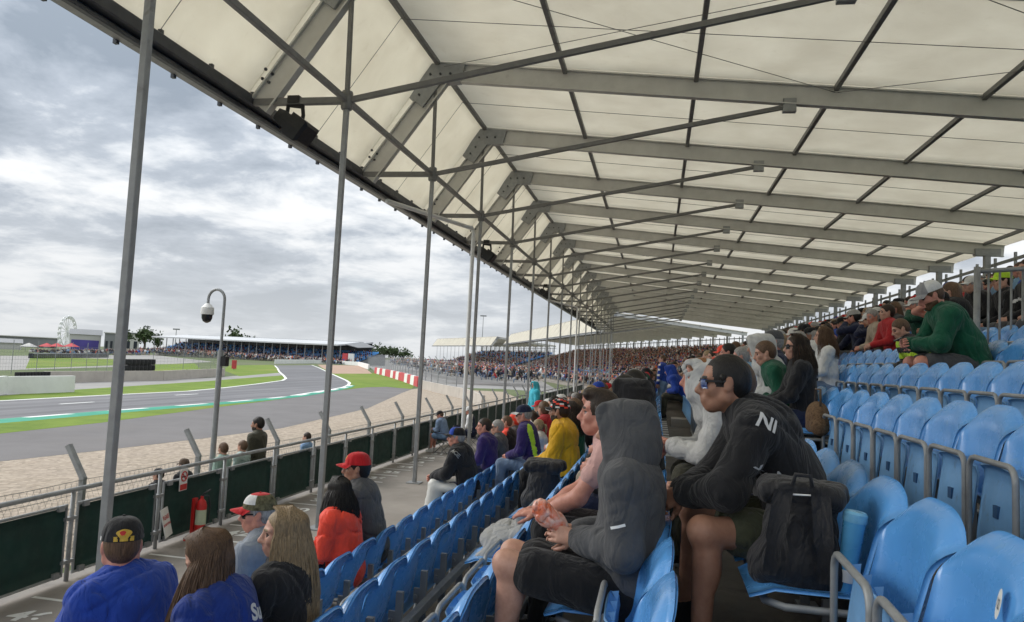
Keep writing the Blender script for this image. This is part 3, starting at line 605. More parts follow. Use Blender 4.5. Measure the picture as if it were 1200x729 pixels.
# debris fence with cranked posts beyond it
cf = thing('debris_fence', 'wire debris fence on cranked steel posts between promenade and gravel', 'fence', (-8.5, 0, GZ))
CFY = [3.6, 5.8, 8.0] + [float(ray(x, y)[1] * (-8.5 / ray(x, y)[0])) for x, y in ((101, 517), (235, 503), (327, 491), (387, 487), (434, 477), (473, 470))] + [27.9, 30.8, 33.8, 36.8, 39.8, 43, 46, 49, 52, 55]
pm_ = MB(); pm_.bar((0, 0, -.2), (0, 0, 1.34), .075, .09, up=(1, 0, 0)); pm_.bar((.02, 0, 1.30), (-.30, 0, 1.80), .075, .09, up=(0, 1, 0)); pmm = pm_.mesh('post', M_STEEL)
for y in CFY: link('post', pmm, cf, (0, y, 0))
wr = MB()
for a, b in zip(CFY, CFY[1:]):
    for z in np.linspace(.1, 1.30, 7): wr.tube([(0, a, z), (0, (a + b) / 2, z - .015), (0, b, z)], .005, 3, caps=False)
    if b < 30:
        n = int((b - a) / .11)
        for i in range(n):
            y = a + (b - a) * i / n; wr.tube([(0, y, .05), (0, min(b, y + .62), 1.30)], .0022, 3, caps=False); wr.tube([(0, y, 1.30), (0, min(b, y + .62), .05)], .0022, 3, caps=False)
stuff(wr.build('wire_mesh', M_STEEL, cf))
# ---------------------------------------------------------------- camera pole beyond the fence
t = thing('cctv_pole', 'grey pole with swan neck and dome camera beyond the promenade fence', 'camera pole', (-8.0, 12.55, GZ)); 
mb = MB(); mb.tube([(0, 0, 0), (0, 0, 3.35)], .052, 14); mb.lathe([(.11, 0), (.11, .35), (.07, .42)], (0, 0, 0), 14); smooth_angle(mb.build('pole', M_STEEL, t))
mb = MB(); mb.tube([(0, 0, 3.33), (0, 0, 4.30)] + [(-.17 + .17 * math.cos(a), 0, 4.30 + .19 * math.sin(a)) for a in np.linspace(0, math.pi, 12)] + [(-.34, 0, 4.22)], .027, 10); smooth_angle(mb.build('swan_neck', M_STEEL, t))
mb = MB(); mb.lathe([(.03, .27), (.05, .26), (.115, .19), (.12, .08), (.115, .06)], (-.34, 0, 3.95), 18); smooth_angle(mb.build('camera_housing', M_WHITE, t))
mb = MB(); mb.lathe([(.10, .06), (.096, -.01), (.07, -.07), (.02, -.10)], (-.34, 0, 3.95), 18); smooth_angle(mb.build('camera_dome', mat('smoked_dome', (.015, .018, .02), .12, var=.05), t))
mb = MB(); mb.tube([(.03, 0, 3.2), (.14, 0, 3.3), (.15, 0, 3.42), (.02, 0, 3.5)], .014, 6); smooth_angle(mb.build('cable_loop', M_BLACK, t)); mb = MB(); mb.box((.05, -.06, 3.06), (.15, .06, 3.24)); mb.build('junction_box', M_BLACK, t)
# ---------------------------------------------------------------- extinguisher, signs
t = thing('fire_extinguisher', 'red fire extinguisher hanging on a post in front of the green fence', 'extinguisher', (-6.72, 10.35, PROM_Z))
mb = MB(); mb.lathe([(.06, .13), (.078, .15), (.078, .52), (.06, .58), (.025, .62), (.025, .66)], (0, 0, 0), 16); smooth_angle(mb.build('cylinder', M_RED, t)); mb = MB(); mb.lathe([(.0795, .24), (.0795, .46)], (0, 0, 0), 16, ); mb.build('label_band', mat('cream_label', (.45, .5, .36), .6), t)
mb = MB(); mb.tube([(0, 0, .66), (.02, .02, .70), (.10, .06, .76)], .012, 6); mb.tube([(0, 0, .66), (.06, .08, .66), (.09, .09, .5), (.085, .07, .25)], .011, 6); mb.build('hose', M_BLACK, t)
mb = MB(); mb.bar((-.115, .0, 0), (-.115, 0, .62), .09, .05, up=(1, 0, 0)); mb.build('stand_post', M_RED, t); mb = MB(); mb.box((-.17, -.14, 0), (.12, .14, .025)); mb.build('stand_base', M_RED, t)
t = thing('no_smoking_sign', 'small white sign with a red ring and bar tied to the green fence', 'sign', (-6.93, 10.15, PROM_Z + .78)); t.rotation_euler = (0, 0, .05)
mb = MB(); mb.box((0, -.095, -.02), (.012, .095, .30)); mb.build('board', M_WHITE, t)
mb = MB(); mb.tube([(.016, .07 * math.cos(a), .19 + .07 * math.sin(a)) for a in np.linspace(0, 2 * math.pi, 24, endpoint=False)], .009, 6, closed=True); mb.tube([(.016, -.05, .24), (.016, .05, .14)], .008, 6); mb.build('red_ring', M_RED, t)
mb = MB(); mb.box((.012, -.05, .175), (.016, .045, .195)); mb.build('cigarette', M_BLACK, t); mb = MB(); mb.box((.012, -.085, -.01), (.016, .085, .075)); mb.build('red_panel', M_RED, t)
t = thing('paper_notice', 'white paper notice leaning at the foot of the green fence', 'notice', (-6.80, 9.72, PROM_Z + .19)); t.rotation_euler = (0, -.25, .35)
mb = MB(); mb.box((0, -.16, 0), (.012, .16, .40)); mb.build('board', M_WHITE, t)
for i, (tx, zz, sz) in enumerate((('PLEASE', .27, .085), ('DO NOT STAND', .17, .042))):
    me = text_mesh(tx, sz, .002); me.materials.clear(); me.materials.append(M_RED); o = link('lettering', me, t, (.0145, 0, zz)); o.rotation_euler = (math.pi / 2, 0, math.pi / 2)
# ---------------------------------------------------------------- loudspeakers under the eave
def loudspeaker(label, k, first=None):
    y = FY0 + BAY * k
    if first: t = copy_tree(first); t['label'] = label; t.location = (-6.42, y, NODE[1]); return t
    t = thing('loudspeaker', label, 'loudspeaker', (-6.42, y, NODE[1]), 0, 'loudspeakers under the eave')
    mb = MB(); mb.tube([(-.10, .0, .0), (-.13, -.0, -.32), (-.10, 0, -.52)], .035, 8); mb.tube([(.16, 0, -.05), (.19, 0, -.25), (.16, 0, -.45)], .035, 8); mb.tube([(-.13, 0, -.06), (.19, 0, -.10)], .035, 8); mb.build('yoke', M_BLACK, t)
    mb = MB(); mb.box((-.1, -.07, -.04), (.12, .07, .09)); mb.build('clamp', M_BLACK, t)
    mb = MB(); R = Matrix.Rotation(.62, 3, 'Y'); c = Vector((.02, 0, -.44))
    prof = [(-.34, .13), (-.20, .17), (-.02, .17), (.0, .26), (.30, .26), (.34, .20)]
    def sect(x, s): return [c + R @ Vector((x, a * s, b * s)) for a, b in ((-1, -.75), (1, -.75), (1.05, 0), (1, .8), (-1, .8), (-1.05, 0))]
    v = [p for x, s in prof for p in sect(x, s)]; n = 6; mb.add(v, [(i * n + j, i * n + (j + 1) % n, (i + 1) * n + (j + 1) % n, (i + 1) * n + j) for i in range(len(prof) - 1) for j in range(n)] + [tuple(range(5, -1, -1)), tuple(range(30, 36))]); mb.build('horn', M_BLACK, t); return t
sp0 = loudspeaker('large black loudspeaker hanging from the tie bar nearest the viewer', 1)
loudspeaker('black loudspeaker hanging on the tie bar beside the white downpipe', 4, sp0)
for k in (7, 10, 13): loudspeaker('small distant black loudspeaker hanging far along the eave', k, sp0)

# ================================================================== SEATS (front faces -x, origin on the row floor below the top of the back)
SPACE = .48
ROWY = {0: 6.22, 1: 4.23, 2: 3.05, 3: 2.83, 4: 2.43, 5: 3.85, 6: 5.88, 7: 5.2}
def row_y(r): return ROWY.get(r, 5.0 + .17 * (r % 3))
def shell_back():
    P = []
    for i in range(21):
        u = -1 + 2 * i / 20; row = []
        for j in range(21):
            v = j / 20; zt = .825 - .085 * abs(u) ** 3.6; z = .40 + (zt - .40) * v; hw = .224 - .022 * max(0, (.3 - v) / .3) ** 2
            x = -.070 + .060 * v - .034 * abs(u) ** 3 * (1 - .55 * v) + .022 * math.sin(v * math.pi) * (1 - u * u)
            fl_ = max(0., (abs(u) - .80) / .20); x -= .016 * fl_ * fl_ * (3 - 2 * fl_) * (1 - v * .6)
            t_ = max(0., (v - .70) / .30); x += .062 * t_ ** 2.2; z -= .016 * t_ ** 4
            row.append((x, u * hw, z))
        P.append(row)
    return P
def folded_pan():
    P = []
    for i in range(9):
        u = -1 + 2 * i / 8; row = []
        for j in range(11):
            v = j / 10; hw = .212 - .022 * (2 * v - 1) ** 4 - (.03 if v > .93 else 0); z = .215 + .375 * v - .012 * u * u * (v > .9)
            x = -.175 - .018 * math.sin(v * math.pi) * (1 - u * u) + .045 * v
            if v > .86: x -= .05 * ((v - .86) / .14) ** 1.2
            row.append((x, u * hw, z))
        P.append(row)
    return P
SM = {}
def seat_meshes():
    m = MB(); m.sheet(shell_back(), .016); SM['backrest'] = m.mesh('backrest', M_SEAT, True)
    m = MB(); m.sheet(folded_pan(), .010); SM['pan_folded'] = m.mesh('seat_pan', M_PAN, True)
    m = MB()
    for y in (-.125, 0, .125): m.add([(-.150, y - .004, .545), (-.150, y + .004, .545), (-.172, y, .585), (-.145, y, .59)], [(0, 1, 2), (0, 2, 3), (1, 3, 2), (0, 3, 1)])
    SM['ribs'] = m.mesh('stiffening_ribs', M_PAN)
    m = MB(); m.box((-.188, -.022, .375), (-.1765, .022, .425)); SM['stamp'] = m.mesh('moulded_mark', mat('dark_blue_mark', (.03, .09, .2), .6))
    def rr(x0, x1, y, zs, rad):
        pts = []
        for (cy, cz, a0) in ((y - rad, zs[1] - rad, 0), (-y + rad, zs[1] - rad, 90), (-y + rad, zs[0] + rad, 180), (y - rad, zs[0] + rad, 270)):
            for a in np.linspace(a0, a0 + 90, 5): pts.append((x0 + (x1 - x0) * (cz + rad * math.sin(math.radians(a)) - zs[0]) / (zs[1] - zs[0]), cy + rad * math.cos(math.radians(a)), cz + rad * math.sin(math.radians(a))))
        return pts
    m = MB(); m.tube(rr(-.20, -.205, .224, (.14, .60), .06), .0125, 8, closed=True); SM['loop_folded'] = m.mesh('frame_loop', M_STEEL, True)
    P = []
    for i in range(9):
        u = -1 + 2 * i / 8; P.append([(-.055 - .40 * (j / 10), u * (.205 - .03 * max(0, (j / 10 - .7) / .3) ** 2), .435 - .022 * (1 - u * u) * math.sin(j / 10 * math.pi) + (.0 if j < 9 else -.018 * (j - 8))) for j in range(11)])
    m = MB(); m.sheet(P, -.012); SM['pan_open'] = m.mesh('seat_pan', M_SEAT, True)
    m = MB(); m.tube([(-.03, -.20, .40), (-.08, -.20, .385), (-.34, -.20, .385), (-.40, -.14, .385), (-.40, .14, .385), (-.34, .20, .385), (-.08, .20, .385), (-.03, .20, .40)], .0135, 8); SM['loop_open'] = m.mesh('frame_loop', M_STEEL, True)
    m = MB(); m.box((-.03, .218, 0), (.012, .252, .56)); m.box((-.075, .226, .34), (-.03, .246, .44)); m.box((-.05, .19, 0), (.05, .28, .012)); m.lathe([(.014, 0), (.014, .02)], (-.055, .2, .39), 8, axis=(0, 1, 0)); SM['bracket'] = m.mesh('upright', M_STEEL)
    # low-poly seat
    B = np.array(shell_back())[::5, ::5]; m = MB(); m.sheet(B, .014); F = np.array(folded_pan())[::4, ::5]; m.sheet(F, .02, 1); SM['low'] = m.mesh('seat', [M_SEAT, M_PAN], True)
seat_meshes()
OCCUPIED = {}                 # (row, seat number) -> True where a person or a bag keeps the pan down
def seat_at(r, y): return int(round((y - row_y(r)) / SPACE))
def seat_y(r, j): return row_y(r) + SPACE * j
LANDMARK = {0: ('the poncho', 9.90), 1: ('the navy and lime jacket', 10.45), 2: ('the plain rounded backpack', 6.62), 3: ('the person in charcoal hood', 3.22), 4: ('the strapped black backpack', 2.91), 5: ('the brown handbag', 6.62), 6: ('the seat below the green jumper', 7.9), 7: ('the green jumper', 7.9)}
ONES = 'first second third fourth fifth sixth seventh eighth ninth tenth eleventh twelfth thirteenth fourteenth fifteenth sixteenth seventeenth eighteenth nineteenth'.split()
def ordinal(n):
    if n < 20: return ONES[n - 1]
    t_, o_ = divmod(n, 10); tens = {2: 'twent', 3: 'thirt', 4: 'fort', 5: 'fift', 6: 'sixt', 7: 'sevent'}[t_]
    return tens + 'ieth' if not o_ else tens + 'y-' + ONES[o_ - 1]
def seat_label(r, j, occ):
    st = 'occupied blue seat' if occ else ('folded blue seat' if r > 3 else 'empty blue seat')
    if r not in LANDMARK: return '%s in the %s row up from the promenade, among the spectators' % (st, ordinal(r + 1))
    nm, y0_ = LANDMARK[r]; n = j - seat_at(r, y0_)
    if n == 0: return st + ' right at ' + nm
    return '%s %s from %s, on the %s side' % (ordinal(abs(n)), st, nm, 'far stands' if n > 0 else 'near end')
def build_seats():
    cand = []
    for r in range(NROW):
        for j in range(-12, 190):
            y = seat_y(r, j); z = ROWF[r] + .6
            if y > SEC1_END - .5 or y < -3: continue
            if y < .75 and r < 8: continue        # the photographer's own place is kept clear
            px_, py_, dz = project((ROWX[r], y, z)) if y > .3 else (9e9, 0, 0)
            d = math.sqrt(ROWX[r] ** 2 + y * y + z * z); vis = dz > .3 and -60 < px_ < 1290 and -60 < py_ < 830
            cand.append((not vis, d, r, j))
    cand.sort(); far = []
    for n, (inv, d, r, j) in enumerate(cand):
        if inv or n >= 300: 
            if d < 60 or not inv: far.append((r, j))
            continue
        y = seat_y(r, j); occ = (r, j) in OCCUPIED; lab = seat_label(r, j, occ)
        if n < 170:
            lab2 = OCCUPIED.get((r, j)) if isinstance(OCCUPIED.get((r, j)), str) else lab
            t = thing('stadium_seat', lab2, 'seat', (ROWX[r], y, ROWF[r]), RNG.normal() * .012, 'stadium seats in rows')
            link('backrest', SM['backrest'], t); pan = link('seat_pan', SM['pan_open' if occ else 'pan_folded'], t); link('frame_loop', SM['loop_open' if occ else 'loop_folded'], pan); link('upright', SM['bracket'], t)
            if not occ and d < 7: stuff(link('stiffening_ribs', SM['ribs'], pan)); link('moulded_mark', SM['stamp'], pan)
        else:
            o = link('stadium_seat', SM['low'], None, (ROWX[r], y, ROWF[r])); tag(o, lab, 'seat', 'stadium seats in rows')
    me = SM['low']; v = np.array([x.co for x in me.vertices]); f = [tuple(p.vertices) for p in me.polygons]; mi = [p.material_index for p in me.polygons]
    B = np.array(shell_back())[::20, ::10]; mb = MB(); mb.sheet(B, .02); vb = np.array(mb.v); fb = mb.f
    big = MB()
    for r, j in far:
        y = seat_y(r, j); big.add(vb + np.array([ROWX[r], y, ROWF[r]]), fb)
    o = big.build('distant_seats', M_SEAT, None, True); stuff(o); tag(o, 'rows of blue seats farther along the stand', 'seats')
    for St, Th, ln, dz in ((S2, TH2, 104, -.2), (S3, TH3, 70, -.6)):
        big = MB(); v2 = np.array([(0, -.23, .42), (0, .23, .42), (.03, .23, .81), (.03, -.23, .81), (-.15, -.21, .2), (-.15, .21, .2), (-.14, .21, .58), (-.14, -.21, .58)])
        for r in range(NROW):
            for j in range(int(ln / .5)): big.add(v2 + np.array([ROWX[r], 2 + j * .5, ROWF[r]]), [(0, 1, 2, 3), (4, 5, 6, 7)])
        o = big.build('distant_seats', M_SEAT); o.location = (St.x, St.y, dz); o.rotation_euler = (0, 0, Th); stuff(o); tag(o, 'blue seats of the %s run of stand' % ('second' if dz > -.5 else 'farthest'), 'seats')
# white number sticker on one backrest
def sticker():
    j = seat_at(4, 1.95); y = seat_y(4, j)
    m = MB(); n = 18; m.add([(0, .026 * math.cos(a), .034 * math.sin(a)) for a in np.linspace(0, 2 * math.pi, n, endpoint=False)], [tuple(range(n - 1, -1, -1))])
    t = thing('seat_sticker', 'white oval number sticker on the front of a blue backrest', 'sticker', (ROWX[4] - .052, y - .125, ROWF[4] + .70)); t.rotation_euler = (0, .18, -.25)
    m.build('sticker_paper', M_WHITE, t); me = text_mesh('12', .03, .0005); me.materials.clear(); me.materials.append(M_BLACK); o = link('lettering', me, t, (-.002, 0, 0)); o.rotation_euler = (math.pi / 2, 0, -math.pi / 2)

# ================================================================== PEOPLE
# Bodies and clothes are grown as smooth implicit surfaces (tapered limbs and ellipsoids blended together) and turned into meshes.
# Local frame: x forward, y left, z up, floor at z = 0.
V3 = lambda *a: np.array(a, float)
def cone(a, b, ra, rb, m=0, k=.02): return ('c', V3(*a), V3(*b), ra, rb, m, k)
def ell(c, r, R=None, m=0, k=.02): return ('e', V3(*c), V3(*r), np.eye(3) if R is None else np.array(R, float), m, k)
def dist_prim(p, P):
    if p[0] == 'c':
        a, b, ra, rb = p[1:5]; ab = b - a; t = np.clip(((P - a) @ ab) / max(ab @ ab, 1e-9), 0, 1)
        return np.linalg.norm(P - a - t[..., None] * ab, axis=-1) - (ra + t * (rb - ra))
    c, r, R = p[1:4]; q = (P - c) @ R; k0 = np.linalg.norm(q / r, axis=-1); k1 = np.linalg.norm(q / (r * r), axis=-1)
    return np.where(k1 > 1e-9, k0 * (k0 - 1) / np.maximum(k1, 1e-9), -r.min())
def bounds(p, pad):
    if p[0] == 'c': return np.minimum(p[1] - p[3], p[2] - p[4]) - pad, np.maximum(p[1] + p[3], p[2] + p[4]) + pad
    e = np.abs(p[3]) @ p[2]; return p[1] - e - pad, p[1] + e + pad
EDGES = [(0, 1), (2, 3), (4, 5), (6, 7), (0, 2), (1, 3), (4, 6), (5, 7), (0, 4), (1, 5), (2, 6), (3, 7)]
CORN = np.array([(i & 1, (i >> 1) & 1, (i >> 2) & 1) for i in range(8)])
def grow(prims, h, cut=(), fold=None, grow_by=0., paint=None):
    """-> verts, quads, material index per quad"""
    bb = [bounds(p, 0) for p in prims]; lo = np.min([b[0] for b in bb], 0) - 3 * h - abs(grow_by); hi = np.max([b[1] for b in bb], 0) + 3 * h + abs(grow_by)
    n = np.ceil((hi - lo) / h).astype(int) + 1; vol = np.full(n, 1.0)
    ax = [lo[i] + h * np.arange(n[i]) for i in range(3)]
    for p in list(prims) + [('x', c) for c in cut]:
        sub = p[0] == 'x'; q = p[1] if sub else p; a, b = bounds(q, q[-1] + 4 * h + abs(grow_by))
        i0 = np.clip(np.floor((a - lo) / h).astype(int), 0, n - 1); i1 = np.clip(np.ceil((b - lo) / h).astype(int) + 1, 1, n)
        if np.any(i1 <= i0): continue
        sl_ = tuple(slice(i0[i], i1[i]) for i in range(3)); G = np.stack(np.meshgrid(*[ax[i][sl_[i]] for i in range(3)], indexing='ij'), -1)
        d = dist_prim(q, G); k = q[-1]; v = vol[sl_]
        if sub: hh = np.maximum(k - np.abs(v + d), 0) / k; vol[sl_] = np.maximum(v, -d) + hh * hh * k * .25
        else: hh = np.maximum(k - np.abs(v - d), 0) / k; vol[sl_] = np.minimum(v, d) - hh * hh * k * .25
    if fold:
        G = np.stack(np.meshgrid(*ax, indexing='ij'), -1); near = np.abs(vol) < .08
        Q = G[near]; amp, fr, seed = fold; rg = np.random.default_rng(seed); s = np.zeros(len(Q))
        for o in range(4):
            kk = rg.normal(size=3) * V3(1., .8, 1.); kk /= np.linalg.norm(kk); kk *= fr * rg.uniform(.55, 1.25); ph = rg.uniform(0, 6.28); k2 = rg.normal(size=3) * fr * .35; k3 = rg.normal(size=3) * fr * .3
            crease = (1 - np.abs(np.sin(.5 * (Q @ kk) + ph + 1.3 * np.sin(Q @ k2 + ph * 2)))) ** 4; s = np.maximum(s, crease * np.clip(.55 + np.sin(Q @ k3 + ph * 3), 0, 1))
        s = s - .25
        vol[near] += amp * s
    vol -= grow_by; ins = vol < 0
    c8 = np.stack([ins[c[0]:n[0] - 1 + c[0], c[1]:n[1] - 1 + c[1], c[2]:n[2] - 1 + c[2]] for c in CORN], -1); cnt = c8.sum(-1); act = (cnt > 0) & (cnt < 8); I = np.argwhere(act)
    if not len(I): return np.zeros((0, 3)), np.zeros((0, 4), int), np.zeros(0, int)
    idx = np.full(act.shape, -1); idx[act] = np.arange(len(I)); vv = np.stack([vol[I[:, 0] + c[0], I[:, 1] + c[1], I[:, 2] + c[2]] for c in CORN], -1)
    acc = np.zeros((len(I), 3)); ct = np.zeros(len(I))
    for a, b in EDGES:
        cr = (vv[:, a] < 0) != (vv[:, b] < 0); t = vv[cr, a] / (vv[cr, a] - vv[cr, b]); acc[cr] += CORN[a] + t[:, None] * (CORN[b] - CORN[a]); ct[cr] += 1
    verts = lo + h * (I + acc / ct[:, None]); quads = []
    for axis in range(3):
        o = [0, 1, 2]; o.remove(axis); A = np.moveaxis(ins, axis, 0); s0, s1 = A[:-1], A[1:]; ch = s0 != s1; W = np.argwhere(ch)
        keep = (W[:, 1] > 0) & (W[:, 2] > 0) & (W[:, 1] < A.shape[1] - 1) & (W[:, 2] < A.shape[2] - 1); W = W[keep]; X = np.moveaxis(idx, axis, 0)
        q = np.stack([X[W[:, 0], W[:, 1] - 1, W[:, 2] - 1], X[W[:, 0], W[:, 1], W[:, 2] - 1], X[W[:, 0], W[:, 1], W[:, 2]], X[W[:, 0], W[:, 1] - 1, W[:, 2]]], -1)
        flip = s0[W[:, 0], W[:, 1], W[:, 2]]
        if axis == 1: flip = ~flip
        q = np.where(flip[:, None], q, q[:, ::-1]); quads.append(q)
    quads = np.vstack(quads); quads = quads[(quads >= 0).all(1)]
    cen = verts[quads].mean(1); best = np.full(len(cen), 9.); mi = np.zeros(len(cen), int)
    ms = set(p[-2] for p in prims)
    if len(ms) == 1: mi[:] = ms.pop()
    else:
        for p in prims: d = dist_prim(p, cen); w_ = d < best; best[w_] = d[w_]; mi[w_] = p[-2]
    if paint is not None: mi = paint(cen, mi)
    return verts, quads, mi
def to_mesh(name, pieces, mats, smooth_it=1):
    V, F, Mi, n = [], [], [], 0
    for v, f, m in pieces:
        if not len(v): continue
        for _ in range(smooth_it):                                   # light relaxation of the lattice
            s = np.zeros_like(v); c = np.zeros(len(v))
            for a, b in ((0, 1), (1, 2), (2, 3), (3, 0)): np.add.at(s, f[:, a], v[f[:, b]]); np.add.at(c, f[:, a], 1); np.add.at(s, f[:, b], v[f[:, a]]); np.add.at(c, f[:, b], 1)
            v = np.where(c[:, None] > 0, v * .45 + .55 * s / np.maximum(c, 1)[:, None], v)
        V.append(v); F.append(f + n); Mi.append(m); n += len(v)
    V = np.vstack(V); F = np.vstack(F); Mi = np.concatenate(Mi); me = bpy.data.meshes.new(name)
    me.vertices.add(len(V)); me.vertices.foreach_set('co', V.ravel()); me.loops.add(len(F) * 4); me.loops.foreach_set('vertex_index', F.ravel())
    me.polygons.add(len(F)); me.polygons.foreach_set('loop_start', np.arange(len(F)) * 4); me.polygons.foreach_set('loop_total', np.full(len(F), 4))
    for m in mats: me.materials.append(m)
    me.polygons.foreach_set('material_index', Mi.astype(np.int32)); me.polygons.foreach_set('use_smooth', np.ones(len(F), bool)); me.update(calc_edges=True); me.validate(); return me
def rot(yaw=0., pitch=0., roll=0.):
    """columns = local x,y,z; yaw + turns left, pitch + looks down, roll + tips to the left shoulder"""
    return np.array(Matrix.Rotation(yaw, 3, 'Z') @ Matrix.Rotation(pitch, 3, 'Y') @ Matrix.Rotation(-roll, 3, 'X'))
def ik(S, W, l1, l2, hint):
    d = W - S; L_ = np.linalg.norm(d); L_ = min(max(L_, abs(l1 - l2) + 1e-3), (l1 + l2) * .998); u = d / np.linalg.norm(d); W = S + u * L_
    a = (l1 * l1 - l2 * l2 + L_ * L_) / (2 * L_); hgt = math.sqrt(max(l1 * l1 - a * a, 0)); hv = np.array(hint, float); hv = hv - u * (hv @ u); hv /= np.linalg.norm(hv) + 1e-9
    return S + u * a + hv * hgt, W
def hand_prims(W, d, palm, side, curl=.6, spread=.12, m=0, s=1.):
    """wrist W, direction d of the hand, palm normal; side +1 left / -1 right. Palm, four fingers, thumb."""
    d = np.array(d, float); d /= np.linalg.norm(d); p = np.array(palm, float); p = p - d * (p @ d); p /= np.linalg.norm(p); a = np.cross(d, p) * side   # a points to the thumb side
    out = [cone(W - d * .02, W + d * .03 * s, .026 * s, .028 * s, m, .02)]
    for i in range(4): o = (i - 1.5) * .0185 * s; out.append(cone(W + d * .02 * s - a * o * .7, W + d * .088 * s - a * o, .017 * s, .0125 * s, m, .014))
    ln = [.066, .075, .070, .054]
    for i in range(4):
        o = (i - 1.5) * .0195 * s; q = W + d * (.090 - .004 * abs(i - 1)) * s - a * o; ang = .25 + .1 * i * 0; dirv = d - a * (i - 1.5) * spread
        for seg, (fr, rr) in enumerate(((.45, .0098), (.32, .0088), (.26, .0078))):
            ang2 = curl * (seg + .6); dv = dirv * math.cos(ang2) + p * math.sin(ang2); dv /= np.linalg.norm(dv); q2 = q + dv * ln[i] * fr * s; out.append(cone(q, q2, rr * s, rr * .92 * s, m, .006)); q = q2
    q = W + d * .03 * s + a * .022 * s; dv = d * .62 + a * .62 + p * .35; dv /= np.linalg.norm(dv)
    for fr, rr in ((.040, .0125), (.032, .0105), (.026, .009)): q2 = q + dv * fr * s; out.append(cone(q, q2, rr * s, rr * .9 * s, m, .01)); q = q2; dv = dv * .8 + d * .35 + p * .18 * curl; dv /= np.linalg.norm(dv)
    return out
# ---- head ------------------------------------------------------------------------------------------------------
def head_prims(c, R, s=1., female=False, beard=False):
    T = lambda *q: c + R @ (V3(*q) * s); e = lambda q, r, m=0, k=.015, RR=None: ell(T(*q), V3(*r) * s, R if RR is None else R @ RR, m, k * s); cn = lambda a, b, ra, rb, m=0, k=.012: cone(T(*a), T(*b), ra * s, rb * s, m, k * s)
    jw = .046 if female else .053; P = [e((-.014, 0, .035), (.098, .076, .083)), e((.026, 0, -.025), (.062, .060, .084), k=.03), e((.058, 0, -.095), (.026, .026 if female else .032, .022), k=.03)]
    for sd_ in (-1, 1):
        P += [cn((.05, sd_ * .012, -.092), (-.002, sd_ * jw, -.058), .024, .022, k=.025), cn((-.002, sd_ * jw, -.058), (-.012, sd_ * .062, -.01), .02, .016, k=.025), e((.056, sd_ * .040, -.024), (.026, .022, .022), k=.025), cn((.082, sd_ * .012, .024), (.064, sd_ * .052, .026), .011, .009, k=.014)]
        E = np.array(Matrix.Rotation(-.25, 3, 'Y')); P += [e((-.012, sd_ * .079, -.004), (.019, .010, .032), RR=E, k=.006), e((-.004, sd_ * .074, -.022), (.010, .010, .012), k=.008)]
    P += [cn((.088, 0, .012), (.111, 0, -.028), .009, .0125, k=.012), cn((.109, 0, -.030), (.094, 0, -.036), .0135, .013, k=.01), e((.098, .012, -.036), (.011, .008, .008), k=.008), e((.098, -.012, -.036), (.011, .008, .008), k=.008), e((.082, 0, -.066), (.018, .03, .024), k=.02)]
    P += [cn((.094, -.016, -.060), (.094, .016, -.060), .0052, .0052, 1, .005), cn((.092, -.014, -.071), (.092, .014, -.071), .0068, .0068, 1, .005)]
    for sd_ in (-1, 1): P += [e((.0755, sd_ * .032, .002), (.0105, .0125, .0095), 2, .003), cn((.088, sd_ * .016, .026), (.076, sd_ * .050, .027), .0052, .0035, 3, .004)]
    cut = []
    for sd_ in (-1, 1): cut += [e((.094, sd_ * .033, .003), (.013, .017, .0095), k=.012), e((-.002, sd_ * .091, -.002), (.010, .006, .018), k=.006)]
    cut += [cn((.104, -.018, -.0655), (.104, .018, -.0655), .0042, .0042, k=.004)]
    return P, cut
def hair_short(c, R, s=1., top=.014, side=.006, quiff=0., long_back=0.):
    T = lambda *q: c + R @ (V3(*q) * s); e = lambda q, r, k=.02: ell(T(*q), V3(*r) * s, R, 0, k * s)
    P = [e((-.017, 0, .038), (.099 + side, .077 + side, .084 + top)), e((-.05, 0, -.005), (.064 + side, .068 + side, .075 + long_back), .03)]
    if quiff: P += [e((.035, 0, .108), (.05, .055, .03 * quiff), .03), e((.07, .012, .10), (.028, .04, .024 * quiff), .02)]
    for sd_ in (-1, 1): P.append(cone(T(.012, sd_ * .074, .03), T(.010, sd_ * .073, -.02), .011 * s, .007 * s, 0, .01))
    cut = [ell(T(.112, 0, -.03), V3(.082, .12, .105) * s, R, 0, .010 * s), ell(T(.055, 0, -.10), V3(.075, .1, .085) * s, R, 0, .012), ell(T(-.005, .085, -.025), V3(.024, .03, .038) * s, R, 0, .006), ell(T(-.005, -.085, -.025), V3(.024, .03, .038) * s, R, 0, .006)]
    return P, cut
